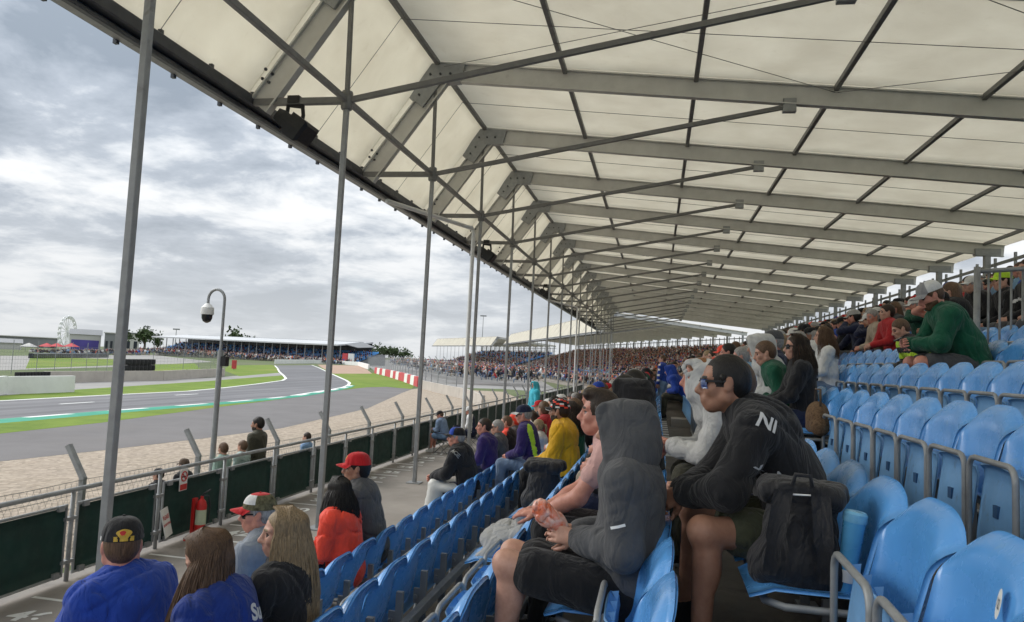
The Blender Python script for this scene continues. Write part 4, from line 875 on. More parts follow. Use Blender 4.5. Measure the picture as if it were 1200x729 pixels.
def hair_long(name, c, R, matl, length=.38, n=900, seed=1, s=1., part=.0, forward=.0, spread=1., parent=None, fringe=True, down=None, back=-.06):
    """strands combed from a parting over the skull and hanging to the shoulders"""
    rg = np.random.default_rng(seed); mb = MB(); RT = R; dn = V3(0, 0, -1) if down is None else np.array(down, float)
    P, cut = hair_short(c, R, s, .010, .010, 0, .02); v, f, m = grow(P, .009, cut, grow_by=-.006); shell = (v, f, m)
    A = []
    for i in range(n):
        sd_ = 1 if rg.random() < .5 else -1; ph = sd_ * math.radians(rg.uniform(58, 180)); wob = rg.uniform(-1, 1); L_ = length * rg.uniform(.78, 1.05); cx, sx = math.cos(ph), math.sin(ph); lift = rg.uniform(.0, .006)
        x0 = .055 * rg.uniform(-.6, 1.) if cx < 0 else .06 * rg.uniform(.3, 1.1); pts = []
        for t in np.linspace(0, 1, 10):
            a = .12 + t * 1.55; k_ = math.sin(a); st = 1 - min(1, t * 1.6)
            pts.append(V3(-.016 + (.109 + lift) * cx * k_ * (1 - st) + x0 * st, part * st + (.086 + lift) * sx * k_ + sd_ * .002, .036 + (.097 + lift) * math.cos(a) - .0 * t))
        W = [c + RT @ (q * s) for q in pts]; pl = W[-1]; drop = max(L_ - .10, .05); m2 = 8
        for t in np.linspace(1 / m2, 1, m2):
            off = RT @ V3((-.018 + .055 * cx + forward * max(cx, 0) * 2) * t ** .8 + .014 * math.sin(t * 3 + wob * 3) * wob, sd_ * .085 * math.sin(t * 1.5) * spread * abs(sx) + .007 * math.sin(t * 7 + wob * 9), 0) * s
            W.append(pl + dn * drop * t * s + off)
        rr = rg.uniform(.0021, .0036) * s; A.append((W, [rr * (1 - .6 * max(0, (k / len(W) - .7) / .3)) for k in range(len(W))]))
    for W, r_ in A: mb.tube(W, r_, 3, caps=False)
    me = mb.mesh(name, [matl], True); o = link('hair', me, parent)
    o2 = link('hair_cap', to_mesh('hair_cap', [shell], [matl]), parent); return o, o2
def cap_mesh(name, c, R, mats, s=1., brim=.075, paint=None, back=False):
    """baseball cap: six-panel dome, curved peak, button. mats[0] crown, [1] peak, [2] front patch"""
    mb = MB(); T = lambda q: c + R @ (np.array(q) * s); n = 28; rings = []
    for j in range(9):
        t = j / 8; a = t * math.pi / 2; rr = math.cos(a) ** .62; z = .040 + .094 * math.sin(a) ** 1.05; rings.append([T((-.014 + .110 * rr * math.cos(2 * math.pi * i / n), .090 * rr * math.sin(2 * math.pi * i / n), z - (.012 * (1 - math.cos(2 * math.pi * i / n)) / 2) * (1 - t))) for i in range(n)])
    v = [p for r in rings[:-1] for p in r] + [rings[-1][0]]; f, mi = [], []
    for j in range(7):
        for i in range(n):
            f.append((j * n + i, j * n + (i + 1) % n, (j + 1) * n + (i + 1) % n, (j + 1) * n + i)); ang = ((i + .5) / n * 360 + 180) % 360 - 180; mi.append(paint(ang, j) if paint else 0)
    for i in range(n): f.append((7 * n + i, 7 * n + (i + 1) % n, 8 * n)); mi.append(paint(0, 8) if paint else 0)
    mb.add(v, f, mi); P = []
    for i in range(13):
        a = math.radians(-62 + 124 * i / 12); row = []
        for j in range(6):
            b = j / 5; bx = -.014 + .108 * math.cos(a); by = .089 * math.sin(a); ox = brim * (math.cos(a) ** .7) * b; row.append(T((bx + ox, by * (1 - .12 * b), .042 - .010 * b - .030 * (math.sin(a) ** 2) * (.4 + b) * .8)))
        P.append(row)
    mb.sheet(P, .004 * s, 1); mb.lathe([(.008 * s, 0), (.006 * s, .006 * s)], T((-.014, 0, .134)), 8, 1); return mb.mesh(name, mats, True)
# ---- whole figures -----------------------------------------------------------------------------------------------
def skeleton(pose):
    p = dict(hip=.54, lean=.12, curl=.25, twist=0., neck=.12, yaw=0., pitch=.05, roll=0., knee_l=(.42, .10), knee_r=(.42, -.10), knee_z=(.53, .53), foot=(.02, .02), hand_l=(.34, .07, .64), hand_r=(.34, -.07, .64), elbow=(-.35, .5, -.6), s=1., stand=False, shrug=0., side=0., head_fwd=0.)
    p.update(pose); J = {'p': p}; H = V3(0, 0, p['hip']); a = p['lean']; sy = p['side']
    dr = lambda an: V3(math.sin(an), sy, math.cos(an)) / math.sqrt(1 + sy * sy)
    M_ = H + .19 * dr(a * .6); C_ = M_ + .20 * dr(a + p['curl'] * .5); Nk = C_ + .135 * dr(a + p['curl']); tw = rot(p['twist']); J.update(H=H, M=M_, C=C_, N=Nk)
    yv = tw @ V3(0, 1, 0); fv = tw @ V3(1, 0, 0)
    for sd_, k in ((1, 'l'), (-1, 'r')):
        S = C_ + .085 * dr(a + p['curl']) + yv * sd_ * .168 + V3(0, 0, p['shrug']) + fv * .01; J['S' + k] = S; Wt = V3(*p['hand_' + k]); E, W = ik(S, Wt, .275, .255, V3(p['elbow'][0], sd_ * p['elbow'][1], p['elbow'][2])); J['E' + k] = E; J['W' + k] = W
        hj = H + V3(0, sd_ * .088, -.01); kn = p['knee_' + k]; z = p['knee_z'][0 if sd_ > 0 else 1]
        if p['stand']: K = V3(kn[0], kn[1], .48); A = V3(p['foot'][0 if sd_ > 0 else 1], kn[1], .085)
        else: K = V3(kn[0], kn[1], z); A = V3(kn[0] + p['foot'][0 if sd_ > 0 else 1], kn[1] * 1.02, .085)
        J['h' + k], J['K' + k], J['A' + k] = hj, K, A
    b = a * .45 + p['neck']; J['R'] = rot(p['yaw'], p['pitch'], p['roll']); J['head'] = Nk + V3(math.sin(b), sy * .6, math.cos(b)) * .165 + V3(p['head_fwd'], 0, 0) - 0 * V3(0, 0, 1); return J
def torso_prims(J, g=0., m=0, belly=0., female=False, w=1.):
    H, M_, C_, Nk = J['H'], J['M'], J['C'], J['N']; up = C_ - M_; up /= np.linalg.norm(up); y = J['Sl'] - J['Sr']; y /= np.linalg.norm(y); x = np.cross(y, up); x /= np.linalg.norm(x); R = np.stack([x, y, np.cross(x, y)], 1)
    up2 = M_ - H; up2 /= np.linalg.norm(up2); R2 = np.stack([np.cross(V3(0, 1, 0), up2), V3(0, 1, 0), up2], 1); cw = (.148 if female else .162) * w
    P = [ell(H + up2 * .02, (.125 + g, .165 * w + g, .13 + g), R2, m, .05), ell(M_ + x * (.012 + belly * .5), (.112 + belly + g, .143 * w + belly * .6 + g, .15 + g), R2, m, .06), ell(C_ + up * .0, (.115 + g, cw + g, .165 + g), R, m, .06), ell(C_ + up * .07 - x * .01, (.085 + g, .15 * w + g, .085 + g), R, m, .05)]
    for k in 'lr': P.append(cone(C_ + up * .09 + (J['S' + k] - C_) * .25, J['S' + k], .068 + g, .06 + g, m, .05))
    P.append(cone(Nk - up * .05, Nk + (J['head'] - Nk) * .18, .072 + g * .8, .062 + g * .5, m, .04))
    if female:
        for sd_ in (-1, 1): P.append(ell(C_ + x * .085 + y * sd_ * .07 - up * .03, (.055 + g, .06 + g, .058 + g), R, m, .04))
    return P, (x, y, up)
def sleeve_prims(J, g=0., m=0, frac=1., sides='lr'):
    P = []
    for k in sides:
        S, E, W = J['S' + k], J['E' + k], J['W' + k]; d = W - E; We = E + d * .93
        if frac >= 1: P += [cone(S, E, .060 + g, .050 + g, m, .04), cone(E, We, .050 + g, .036 + g, m, .03), cone(E + d * .80, We, .039 + g, .037 + g * .7, m, .01)]
        else: P += [cone(S, S + (E - S) * frac, .062 + g, .060 + g, m, .04)]
    return P
def leg_prims(J, g=0., m=0, frac=2.):
    """frac 1 = to the knee, 2 = to the ankle, .8 = shorts"""
    P = [ell(J['H'] + V3(0, 0, -.02), (.135 + g, .172 + g, .105 + g), None, m, .05)]
    for k in 'lr':
        h_, K, A = J['h' + k], J['K' + k], J['A' + k]
        if frac < 1: P.append(cone(h_, h_ + (K - h_) * frac, .092 + g, .084 + g, m, .04))
        else:
            P.append(cone(h_, K, .090 + g, .064 + g, m, .04))
            if frac > 1: P.append(cone(K, A + V3(0, 0, .02), .062 + g, .046 + g, m, .03))
    return P
def skin_pieces(J, o, h):
    s = o.get('hs', 1.); P, cut = head_prims(J['head'], J['R'], s, o.get('female', False)); hb = J['R'] @ V3(-.03, 0, -.075) * s + J['head']
    P.append(cone(hb, J['N'] - V3(.0, 0, .03), .052 if not o.get('female') else .045, .060, 0, .03)); pieces = []
    tone = o.get('stubble'); RI = J['R'].T
    def paint(cen, mi):
        if o.get('fade'): q = (cen - J['head']) @ J['R'] / s; mi = mi.copy(); mi[(q[:, 0] < .052 - .35 * np.maximum(0, .03 - q[:, 2])) & (q[:, 2] > -.012) & (mi == 0) & ((np.abs(q[:, 1]) < .077) | (q[:, 2] > .03))] = 3
        if not tone: return mi
        q = (cen - J['head']) @ J['R'] / s; b = (q[:, 2] < -.045) & (q[:, 0] > -.01) & (q[:, 2] > -.13) & (mi == 0) & ((q[:, 2] < -.075) | (np.abs(q[:, 1]) > .03)); mi = mi.copy(); mi[b] = 3; return mi
    pieces.append(grow(P, h['head'], cut, paint=paint))
    for k, sd_ in (('l', 1), ('r', -1)):
        E, W = J['E' + k], J['W' + k]; d = W - E; d /= np.linalg.norm(d); hd = o.get('hand_dir_' + k); hd = d if hd is None else np.array(hd, float); pn = o.get('palm_' + k, (0, -sd_, -.25)); hp = hand_prims(W, hd, pn, sd_, o.get('grip', .5), o.get('spread', .08)); 
        hp.append(cone(E + (W - E) * .35, W, .040, .026, 0, .02)); 
        if o.get('sleeve', 1.) < 1: hp += [cone(J['S' + k], E, .050, .043, 0, .03), cone(E, E + (W - E) * .4, .044, .041, 0, .03)]
        pieces.append(grow(hp, h['hand']))
    if o.get('legs', 2.) < 2:
        for k in 'lr':
            h_, K, A = J['h' + k], J['K' + k], J['A' + k]; cd_ = A - K; cd_ /= np.linalg.norm(cd_); bk = V3(-1, 0, 0) - cd_ * (V3(-1, 0, 0) @ cd_)
            lp = [cone(h_ + (K - h_) * .4, K, .078, .058, 0, .04), cone(K, A, .054, .036, 0, .03), ell(K + (K - h_) * .03 + V3(.012, 0, .006), (.05, .052, .056), None, 0, .03), ell(K + cd_ * .13 + bk * .022, (.045, .046, .09), None, 0, .03)]
            pieces.append(grow(lp, h['leg']))
    core, _ = torso_prims(J, -.02); pieces.append(grow(core + leg_prims(J, -.02, 0, 2.), .03)); return pieces
def shoe_pieces(J, h):
    out = []
    for k in 'lr':
        A = J['A' + k]; out.append(grow([cone(A + V3(-.03, 0, -.03), A + V3(.15, 0, -.045), .046, .036, 0, .03), cone(A + V3(-.03, 0, -.045), A + V3(.16, 0, -.055), .042, .034, 1, .008), cone(A + V3(-.01, 0, .03), A + V3(0, 0, -.02), .046, .045, 0, .03)], h))
    return out
def hood_down(J, m=0, g=0.):
    N_, x, up = J['N'], J['fx'], J['fup']; y = J['fy']; P = []
    pts = [N_ + y * .085 * math.sin(a) - x * .078 * math.cos(a) + x * .012 - up * (.015 + .035 * (1 - abs(math.sin(a)))) for a in np.linspace(-1.9, 1.9, 9)]
    for a, b in zip(pts, pts[1:]): P.append(cone(a, b, .034 + g, .034 + g, m, .03))
    P.append(ell(N_ - x * .125 - up * .08, (.045, .10, .075), np.stack([x, y, up], 1), m, .04)); return P
def hood_up(J, m=0, s=1., op=0.):
    c, R = J['head'], J['R']; T = lambda *q: c + R @ (V3(*q) * s)
    P = [ell(T(-.012, 0, .010), V3(.120, .099, .112) * s, R, m, .03), ell(T(-.03, 0, -.045), V3(.110, .102, .115) * s, R, m, .04), ell(T(.012, 0, .028), V3(.102, .088, .090) * s, R, m, .03), ell(T(-.105, 0, .02), V3(.05, .06, .085) * s, R, m, .05)]
    P += [cone(T(-.05, 0, -.09), J['N'] - V3(0, 0, .05), .105, .12, m, .05)]
    for sd_ in (-1, 1): P.append(cone(T(.085, sd_ * .050, .072), T(.055, sd_ * .082, -.10), .022, .026, m, .025))
    for k in 'lr': P.append(cone(T(-.04, .05 if k == 'l' else -.05, -.10), J['N'] * .35 + J['S' + k] * .65 - V3(0, 0, .005), .092, .080, m, .06))
    P.append(cone(T(.072, -.045, .098), T(.072, .045, .098), .018, .018, m, .03))
    cut = [ell(T(.130 - op, 0, -.005), V3(.10, .066 + op * .3, .104) * s, R, m, .012), ell(T(.02, 0, -.005), V3(.088, .074, .096) * s, R, m, .012)]
    return P, cut
RES = {'hi': dict(head=.0050, hand=.0046, leg=.008, top=.0095, low=.011, hair=.007), 'mid': dict(head=.0068, hand=.0068, leg=.013, top=.015, low=.018, hair=.009), 'lo': dict(head=.012, hand=.012, leg=.022, top=.022, low=.026, hair=.014)}
PEOPLE = []
def person(label, loc, pose, o, res='mid', rz=math.pi, group=None, seed=1):
    """one figure: body plus clothing, hair and things worn as its parts"""
    h = RES[res]; J = skeleton(pose); t = thing('person', label, 'person', loc, rz, group); sc = pose.get('s', 1.); t.scale = (sc, sc, sc); fem = o.get('female', False)
    tp, (fx, fy, fup) = torso_prims(J, o.get('bulk', .018), 0, o.get('belly', 0.), fem, o.get('w', 1.)); J.update(fx=fx, fy=fy, fup=fup)
    sk = o.get('skin', SKIN_FAIR); link('body', to_mesh('body', skin_pieces(J, o, h), [sk, M_LIP_FAIR if sk not in (SKIN_TAN, SKIN_DARK) else sk, M_EYE, o.get('stubble') or o.get('hair', HAIR_DARK)]), t)
    fl = o.get('fold', .007); tops = tp + sleeve_prims(J, o.get('bulk', .018) * .85, 0, o.get('sleeve', 1.)); cut = []
    hd = o.get('hood')
    if hd == 'down': tops += hood_down(J)
    pcs = [grow(tops, h['top'], cut, fold=(fl * 2.3, 34, seed))]
    top = link(o.get('top_name', 'jacket'), to_mesh('top', pcs, [o['top']] + o.get('top_mats', []), 1), t)
    if o.get('top_paint'):
        me = top.data; co = np.array([p.center for p in me.polygons]); mi = o['top_paint'](co, J); me.polygons.foreach_set('material_index', mi.astype(np.int32))
    if hd == 'up':
        P, c2 = hood_up(J, 0, o.get('hood_s', 1.), o.get('hood_open', 0.)); link('hood', to_mesh('hood', [grow(P, h['hair'] * 1.1, c2, fold=(fl * 1.6, 30, seed + 3))], [o.get('hood_mat', o['top'])], 2), t)
    lf = o.get('legs', 2.); lg = leg_prims(J, .012 if lf >= 1 else .016, 0, lf); link('trousers' if lf >= 1 else 'shorts', to_mesh('bottoms', [grow(lg, h['low'], fold=(fl * 1.9, 30, seed + 7))], [o.get('bottom', C_BLACK)], 2), t)
    for sp_ in shoe_pieces(J, h['leg']): link('shoe', to_mesh('shoe', [sp_], [o.get('shoe', C_BLACK), M_WHITE]), t)
    hr = o.get('hair', HAIR_DARK); style = o.get('style', 'short')
    if style == 'long': hair_long('hair', J['head'], J['R'], hr, o.get('hlen', .38), o.get('hn', 700), seed, o.get('hs', 1.), o.get('part', .0), o.get('hfwd', 0.), o.get('hspread', 1.), t, down=o.get('hdown'), back=o.get('hback', -.06))
    elif style and (hd != 'up' or o.get('hood_hair')):
        P, c2 = hair_short(J['head'], J['R'], o.get('hs', 1.), o.get('htop', .012), o.get('hside', .004), o.get('quiff', 0.), o.get('hback_len', 0.)); link('hair', to_mesh('hair', [grow(P, h['hair'], c2, fold=(.003, 70, seed))], [hr]), t)
        if o.get('tail'): mb = MB(); R = J['R']; c = J['head']; mb.tube([c + R @ V3(*q) for q in ((-.10, 0, .03), (-.15, 0, .02), (-.165, 0, -.05), (-.15, 0, -.15))], [.02, .028, .03, .008], 8); mb.build('ponytail', hr, t, True)
    if 'cap' in o: c_ = o['cap']; link('cap', cap_mesh('cap', J['head'], J['R'], c_['mats'], o.get('hs', 1.) * 1.02, c_.get('brim', .075), c_.get('paint')), t)
    if o.get('beanie'): P, c2 = hair_short(J['head'], J['R'], 1.04, .022, .010, 0, 0); link('beanie', to_mesh('beanie', [grow(P, h['hair'], c2)], [o['beanie']]), t)
    if o.get('shades'):
        mb = MB(); T = lambda *q: J['head'] + J['R'] @ (V3(*q) * o.get('hs', 1.))
        for sd_ in (-1, 1):
            P = [[T(.1005 - .020 * ((yy - .03) / .03) ** 2 * (yy > .03) - .004 * ((z - .002) / .02) ** 2, sd_ * yy, z) for z in np.linspace(-.020, .021, 6)] for yy in np.linspace(.008, .062, 8)]
            mb.sheet(P, .003 * sd_, 0)
        mb.build('lenses', o['shades'], t, True); mb = MB()
        for sd_ in (-1, 1): mb.bar(T(.083, sd_ * .064, .012), T(-.012, sd_ * .082, .010), .004, .010, m=0)
        mb.bar(T(.102, -.012, .012), T(.102, .012, .012), .004, .005); mb.bar(T(.0975, .008, .0225), T(.084, .063, .0225), .004, .004); mb.bar(T(.0975, -.008, .0225), T(.084, -.063, .0225), .004, .004); mb.build('glasses_frame', M_BLACK, t)
    PEOPLE.append((t, J)); return t, J
C_BLACK = cloth((.013, .013, .015), 'black_cloth'); C_CHAR = cloth((.082, .084, .09), 'charcoal_cloth'); C_NAVY = cloth((.012, .018, .05), 'navy_cloth'); C_GREY = cloth((.36, .36, .355), 'grey_marl'); C_LGREY = cloth((.52, .52, .51), 'light_grey'); C_WHITE = cloth((.68, .68, .67), 'white_cloth')
C_ROYAL = cloth((.015, .055, .34), 'royal_blue'); C_BLUE2 = cloth((.008, .03, .19), 'deep_blue'); C_ORANGE = cloth((.86, .065, .03), 'orange_cloth', rough=.6); C_RED = cloth((.5, .015, .02), 'red_cloth'); C_YELLOW = cloth((.72, .40, .02), 'mustard'); C_GREEN = cloth((.006, .085, .045), 'bottle_green'); C_OLIVE = cloth((.06, .058, .04), 'olive'); C_DENIM = cloth((.17, .24, .36), 'denim'); C_LIME = cloth((.5, .75, .05), 'lime'); C_TEAL = cloth((.05, .45, .58), 'turquoise'); C_PINK = cloth((.66, .40, .37), 'salmon'); C_MAROON = cloth((.12, .015, .05), 'maroon'); C_BEIGE = cloth((.36, .31, .24), 'beige'); C_BROWN = cloth((.09, .06, .04), 'brown_cloth'); C_PURPLE = cloth((.035, .02, .12), 'indigo'); C_SKYB = cloth((.2, .32, .5), 'sky_blue')

# ================================================================== THE PEOPLE IN THE PHOTOGRAPH
from mathutils.bvhtree import BVHTree
def decal(t, target_name, me, origin, direction, right, parent_name=None, name='print', lift=.004):
    """lay flat lettering (xy mesh) onto a garment by casting its points along direction (figure coordinates)"""
    ob = next(c for c in t.children if c.name.split('.')[0] == target_name); bv = BVHTree.FromPolygons([v.co for v in ob.data.vertices], [tuple(p.vertices) for p in ob.data.polygons])
    d = Vector(direction).normalized(); rt = Vector(right).normalized(); rt = (rt - d * rt.dot(d)).normalized(); up = rt.cross(d) * -1; up = d.cross(rt) * -1 if up.z < 0 else up
    import bmesh
    bm = bmesh.new(); bm.from_mesh(me); bmesh.ops.triangulate(bm, faces=bm.faces[:]); bmesh.ops.subdivide_edges(bm, edges=[e for e in bm.edges if e.calc_length() > .02], cuts=1); bm.to_mesh(me); bm.free()
    for v in me.vertices:
        o = Vector(origin) + rt * v.co.x + up * v.co.y; hit = bv.ray_cast(o, d, 1.0)
        v.co = (hit[0] - d * lift) if hit[0] is not None else o + d * .2
    return link(name, me, ob)
def txt(s, size, m, bold=.001): me = text_mesh(s, size, bold); me.materials.clear(); me.materials.append(m); return me
def rect(w_, h_, m): me = bpy.data.meshes.new('patch'); me.from_pydata([(-w_ / 2, -h_ / 2, 0), (w_ / 2, -h_ / 2, 0), (w_ / 2, h_ / 2, 0), (-w_ / 2, h_ / 2, 0)], [], [(0, 1, 2, 3)]); me.materials.append(m); return me
def occupy(r, y, v=True): OCCUPIED[(r, seat_at(r, y))] = v
def seated(label, r, y, pose, o, res='mid', dx=-.17, snap=False, **k):
    occupy(r, y); return person(label, (ROWX[r] + dx, y, ROWF[r]), pose, o, res, **k)
M_LENS = mat('mirror_lens', (.02, .06, .22), .08, var=.3, vscale=30, spec=.9, coat=.8); M_LENSD = mat('dark_lens', (.01, .01, .012), .1, var=.1)
M_REFL = mat('reflective_tape', (.8, .8, .8), .4, var=.02)
K = dict
# --- the hooded man
t, J = seated('person in charcoal hoodie, hood up, black shorts, holding an orange plastic pack', 3, 3.22, K(lean=-.11, curl=.36, neck=.16, pitch=.14, yaw=-.10, knee_l=(.50, .13), knee_r=(.52, -.13), knee_z=(.62, .60), foot=(.02, .03), hand_l=(.22, .05, .74), hand_r=(.24, -.10, .73), elbow=(-.45, .45, -.7), s=.975),
    K(top=C_CHAR, hood='up', bottom=C_BLACK, legs=.80, bulk=.030, belly=.02, skin=SKIN_FAIR, fold=.0034, grip=.45, top_name='hoodie', palm_l=(.2, -1, -.1), palm_r=(.2, 1, -.1), hand_dir_l=(1, -.15, .1), hand_dir_r=(1, .25, .1), shoe=C_WHITE), 'hi', dx=-.115, seed=3)
decal(t, 'hoodie', rect(.062, .011, M_REFL), tuple(J['Sl'] * .38 + J['El'] * .62 + V3(.02, .3, .01)), (0, -1, 0), (1, 0, -.35), name='reflective_strip')
# --- the man in sunglasses
t, J = seated('person in black hooded jacket and mirrored sunglasses leaning forward with clasped hands', 4, 3.32, K(lean=.42, curl=.36, neck=.28, pitch=.05, yaw=.02, head_fwd=.02, side=.05, knee_l=(.42, .27), knee_r=(.44, -.20), knee_z=(.545, .54), foot=(.01, .03), hand_l=(.50, .075, .665), hand_r=(.51, -.005, .655), elbow=(-.25, .75, -.3), s=.99),
    K(top=C_BLACK, hood='down', bottom=cloth((.055, .06, .035), 'camouflage', fine=1.), legs=.62, bulk=.03, w=1.05, skin=SKIN_TAN, hair=HAIR_BLACK, htop=.006, hside=-.003, quiff=0., fade=True, shades=M_LENS, fold=.008, grip=.75, palm_l=(0, -1, -.3), palm_r=(0, 1, -.3), hand_dir_l=(.75, -.3, -.45), hand_dir_r=(.75, .3, -.45)), 'hi', seed=5)
mg = mat('white_print', (.62, .62, .62), .8, var=.1)
decal(t, 'jacket', txt('K  A', .05, mg, .002), tuple(J['C'] + J['fx'] * .14 + J['fy'] * .5 - J['fup'] * .05), (-.25, -1, 0), (-1, 0, .25), name='chest_print')
decal(t, 'jacket', txt('Y', .05, mg, .001), tuple(J['C'] + J['fx'] * .15 + J['fy'] * .5 + J['fup'] * .0), (-.25, -1, 0), (-1, 0, .25), name='chest_print')
decal(t, 'jacket', txt('Nl', .085, mg, .002), tuple(J['C'] - J['fx'] * .10 + J['fy'] * .4 + J['fup'] * .12), (.35, -1, -.35), (-1, -.2, -.5), name='shoulder_print')
mb = MB(); Wl = J['Wl']; dW = (Wl - J['El']); dW /= np.linalg.norm(dW); 
for q, rr in ((.0, .036), (.016, .037)):
    c = Vector(Wl - dW * (.012 - q)); dv = Vector(dW); u = dv.orthogonal().normalized(); w2 = dv.cross(u); mb.tube([c + (u * math.cos(a) + w2 * math.sin(a)) * rr for a in np.linspace(0, 2 * math.pi, 20, endpoint=False)], .0045, 6, closed=True)
mb.build('bracelet', mat('steel_bracelet', (.55, .53, .5), .3, .8), t, True)
# --- row of the hooded man
seated('person in salmon t-shirt, black trousers and gold watch, forearms on the knees', 3, 4.12, K(lean=.22, curl=.30, neck=.20, yaw=.04, pitch=.0, knee_l=(.46, .14), knee_r=(.46, -.14), knee_z=(.57, .57), hand_l=(.50, .09, .64), hand_r=(.50, -.06, .64), elbow=(-.3, .5, -.5), s=1.0),
    K(top=C_PINK, bottom=C_BLACK, sleeve=.5, bulk=.004, skin=SKIN_PINK, hair=HAIR_DARK, htop=.012, hside=-.002, fade=True, quiff=1.0, top_name='t_shirt', fold=.006, palm_l=(0, -.2, -1), palm_r=(0, .2, -1), hand_dir_l=(1, -.2, -.1), hand_dir_r=(1, .2, -.1), grip=.25), 'hi', dx=-.12, seed=8)
tW, JW = PEOPLE[-1]; mb = MB(); Wl = JW['Wl']; dW = JW['Wl'] - JW['El']; dW /= np.linalg.norm(dW); c = Vector(Wl - dW * .01); dv = Vector(dW); u = dv.orthogonal().normalized(); w2 = dv.cross(u)
mb.tube([c + (u * math.cos(a) + w2 * math.sin(a)) * .031 for a in np.linspace(0, 2 * math.pi, 18, endpoint=False)], .008, 6, closed=True); mb.lathe([(.018, 0), (.02, .004), (.018, .009)], tuple(c + Vector((0, .02, .028))), 12, axis=(0, .4, 1)); mb.build('watch', mat('watch_gold', (.5, .42, .26), .3, .7), tW)
seated('person in black hooded top, hood up, beyond the salmon t-shirt', 3, 5.0, K(lean=.05, curl=.3, yaw=-.2, s=1.03), K(top=C_BLACK, hood='up', bottom=C_NAVY, bulk=.03), 'mid', dx=-.08, seed=11)
# --- row of the sunglasses man
seated('person in dark grey jacket with folded hands, hidden behind the mirrored sunglasses', 4, 3.66, K(lean=.42, curl=.3, neck=.1, pitch=.3, knee_l=(.43, .12), knee_r=(.43, -.12), hand_l=(.50, .04, .64), hand_r=(.50, -.05, .64), s=.96), K(top=C_CHAR, bottom=C_NAVY, hair=HAIR_BROWN, grip=.8, palm_l=(0, -1, -.2), palm_r=(0, 1, -.2)), 'mid', seed=13)
seated('person in pale grey hoodie, hood up, and olive trousers, hands clasped', 4, 4.72, K(lean=.46, curl=.42, neck=.15, pitch=.08, yaw=-.1, head_fwd=.03, knee_l=(.44, .12), knee_r=(.44, -.12), hand_l=(.52, .04, .70), hand_r=(.52, -.04, .69), s=1.0), K(top=C_LGREY, hood='up', bottom=C_OLIVE, skin=SKIN_PINK, hair=HAIR_GINGER, hood_open=.07, hood_hair=True, htop=.006, hside=.0, grip=.8, top_name='hoodie', bulk=.025, palm_l=(0, -1, -.2), palm_r=(0, 1, -.2)), 'mid', seed=17)
# --- upper rows
seated('person in sunglasses and dark jacket sitting upright beside the brown handbag', 5, 7.42, K(lean=.06, curl=.2, yaw=.02, hand_l=(.36, .05, .66), hand_r=(.36, -.05, .66), s=.96), K(top=C_BLACK, bottom=C_NAVY, female=True, hair=HAIR_DARK, style='long', hlen=.40, hn=420, skin=SKIN_FAIR, shades=M_LENSD), 'mid', seed=19)
seated('person in green jacket with yellow piping leaning forward next to the pale hooded top', 5, 7.92, K(lean=.45, curl=.35, pitch=.25, s=.98), K(top=C_GREEN, bottom=C_BEIGE, hair=HAIR_BROWN, top_mats=[cloth((.6, .55, .1), 'yellow_piping')]), 'mid', seed=23)
seated('person in pale grey hooded top, hood up, leaning towards the track', 5, 8.40, K(lean=.42, curl=.3, pitch=.15, s=1.04), K(top=C_LGREY, hood='up', bottom=C_NAVY, hood_s=1.1, bulk=.03), 'mid', seed=29)
cp = lambda a, b=None, paint=None, brim=.075: K(mats=[a, b or a, C_WHITE, C_YELLOW], paint=paint, brim=brim)
seated('person in grey cap, sunglasses and navy jacket beside the pale hooded top', 5, 8.92, K(lean=.04, curl=.2, yaw=.05, s=1.04), K(top=C_NAVY, bottom=C_BLACK, cap=cp(C_CHAR), hair=HAIR_GREY, stubble=HAIR_GREY, skin=SKIN_PINK, shades=M_LENSD), 'mid', seed=31)
seated('person in white top and jeans one row above the dark jacket', 6, 9.95, K(lean=.05, curl=.2, yaw=-.3, s=.95), K(top=C_WHITE, bottom=C_DENIM, female=True, hair=HAIR_BROWN, style='long', hlen=.42, hn=380), 'mid', seed=37)
seated('person in bottle green jumper and white mesh cap bent over a phone', 7, 7.64, K(lean=.44, curl=.34, neck=.22, pitch=.48, yaw=.05, head_fwd=.02, knee_l=(.44, .14), knee_r=(.44, -.14), hand_l=(.50, .03, .70), hand_r=(.50, -.05, .70), elbow=(-.2, .6, -.5), s=1.07), K(top=C_GREEN, bottom=C_CHAR, legs=.8, bulk=.03, belly=.03, w=1.06, hair=HAIR_BROWN, stubble=HAIR_BROWN, cap=K(mats=[C_LGREY, cloth((.3, .3, .31), 'grey_twill'), C_WHITE], paint=lambda a, j: 1 if abs(a) < 58 else 2, brim=.08), skin=SKIN_PINK, top_name='jumper', grip=.7, palm_l=(0, -1, .2), palm_r=(0, 1, .2)), 'hi', seed=41)
mb = MB(); tg = PEOPLE[-1][0]; ph = thing('phone', 'dark phone held by the person in the green jumper', 'phone', Vector(tg.location) + Vector((-.64, .01, .79))); mb.box((-.04, -.036, -.005), (.04, .036, .005)); mb.build('phone_case', M_BLACK, ph); mb = MB(); mb.box((-.037, -.033, .0052), (.037, .033, .006)); mb.build('screen', M_DKGLASS, ph); ph.rotation_euler = (0, -.5, 0)
hv = lambda co, J: np.where((np.sin(co[:, 2] * 38 + co[:, 0] * 12) > .1), 1, 0)
seated('child in lime and black racing top and maroon trousers beside the green jumper', 7, 8.75, K(lean=.5, curl=.4, pitch=.45, s=.86, hand_l=(.42, .08, .62)), K(top=C_BLACK, top_mats=[C_LIME], top_paint=hv, bottom=C_MAROON, hair=HAIR_BROWN), 'mid', seed=43)
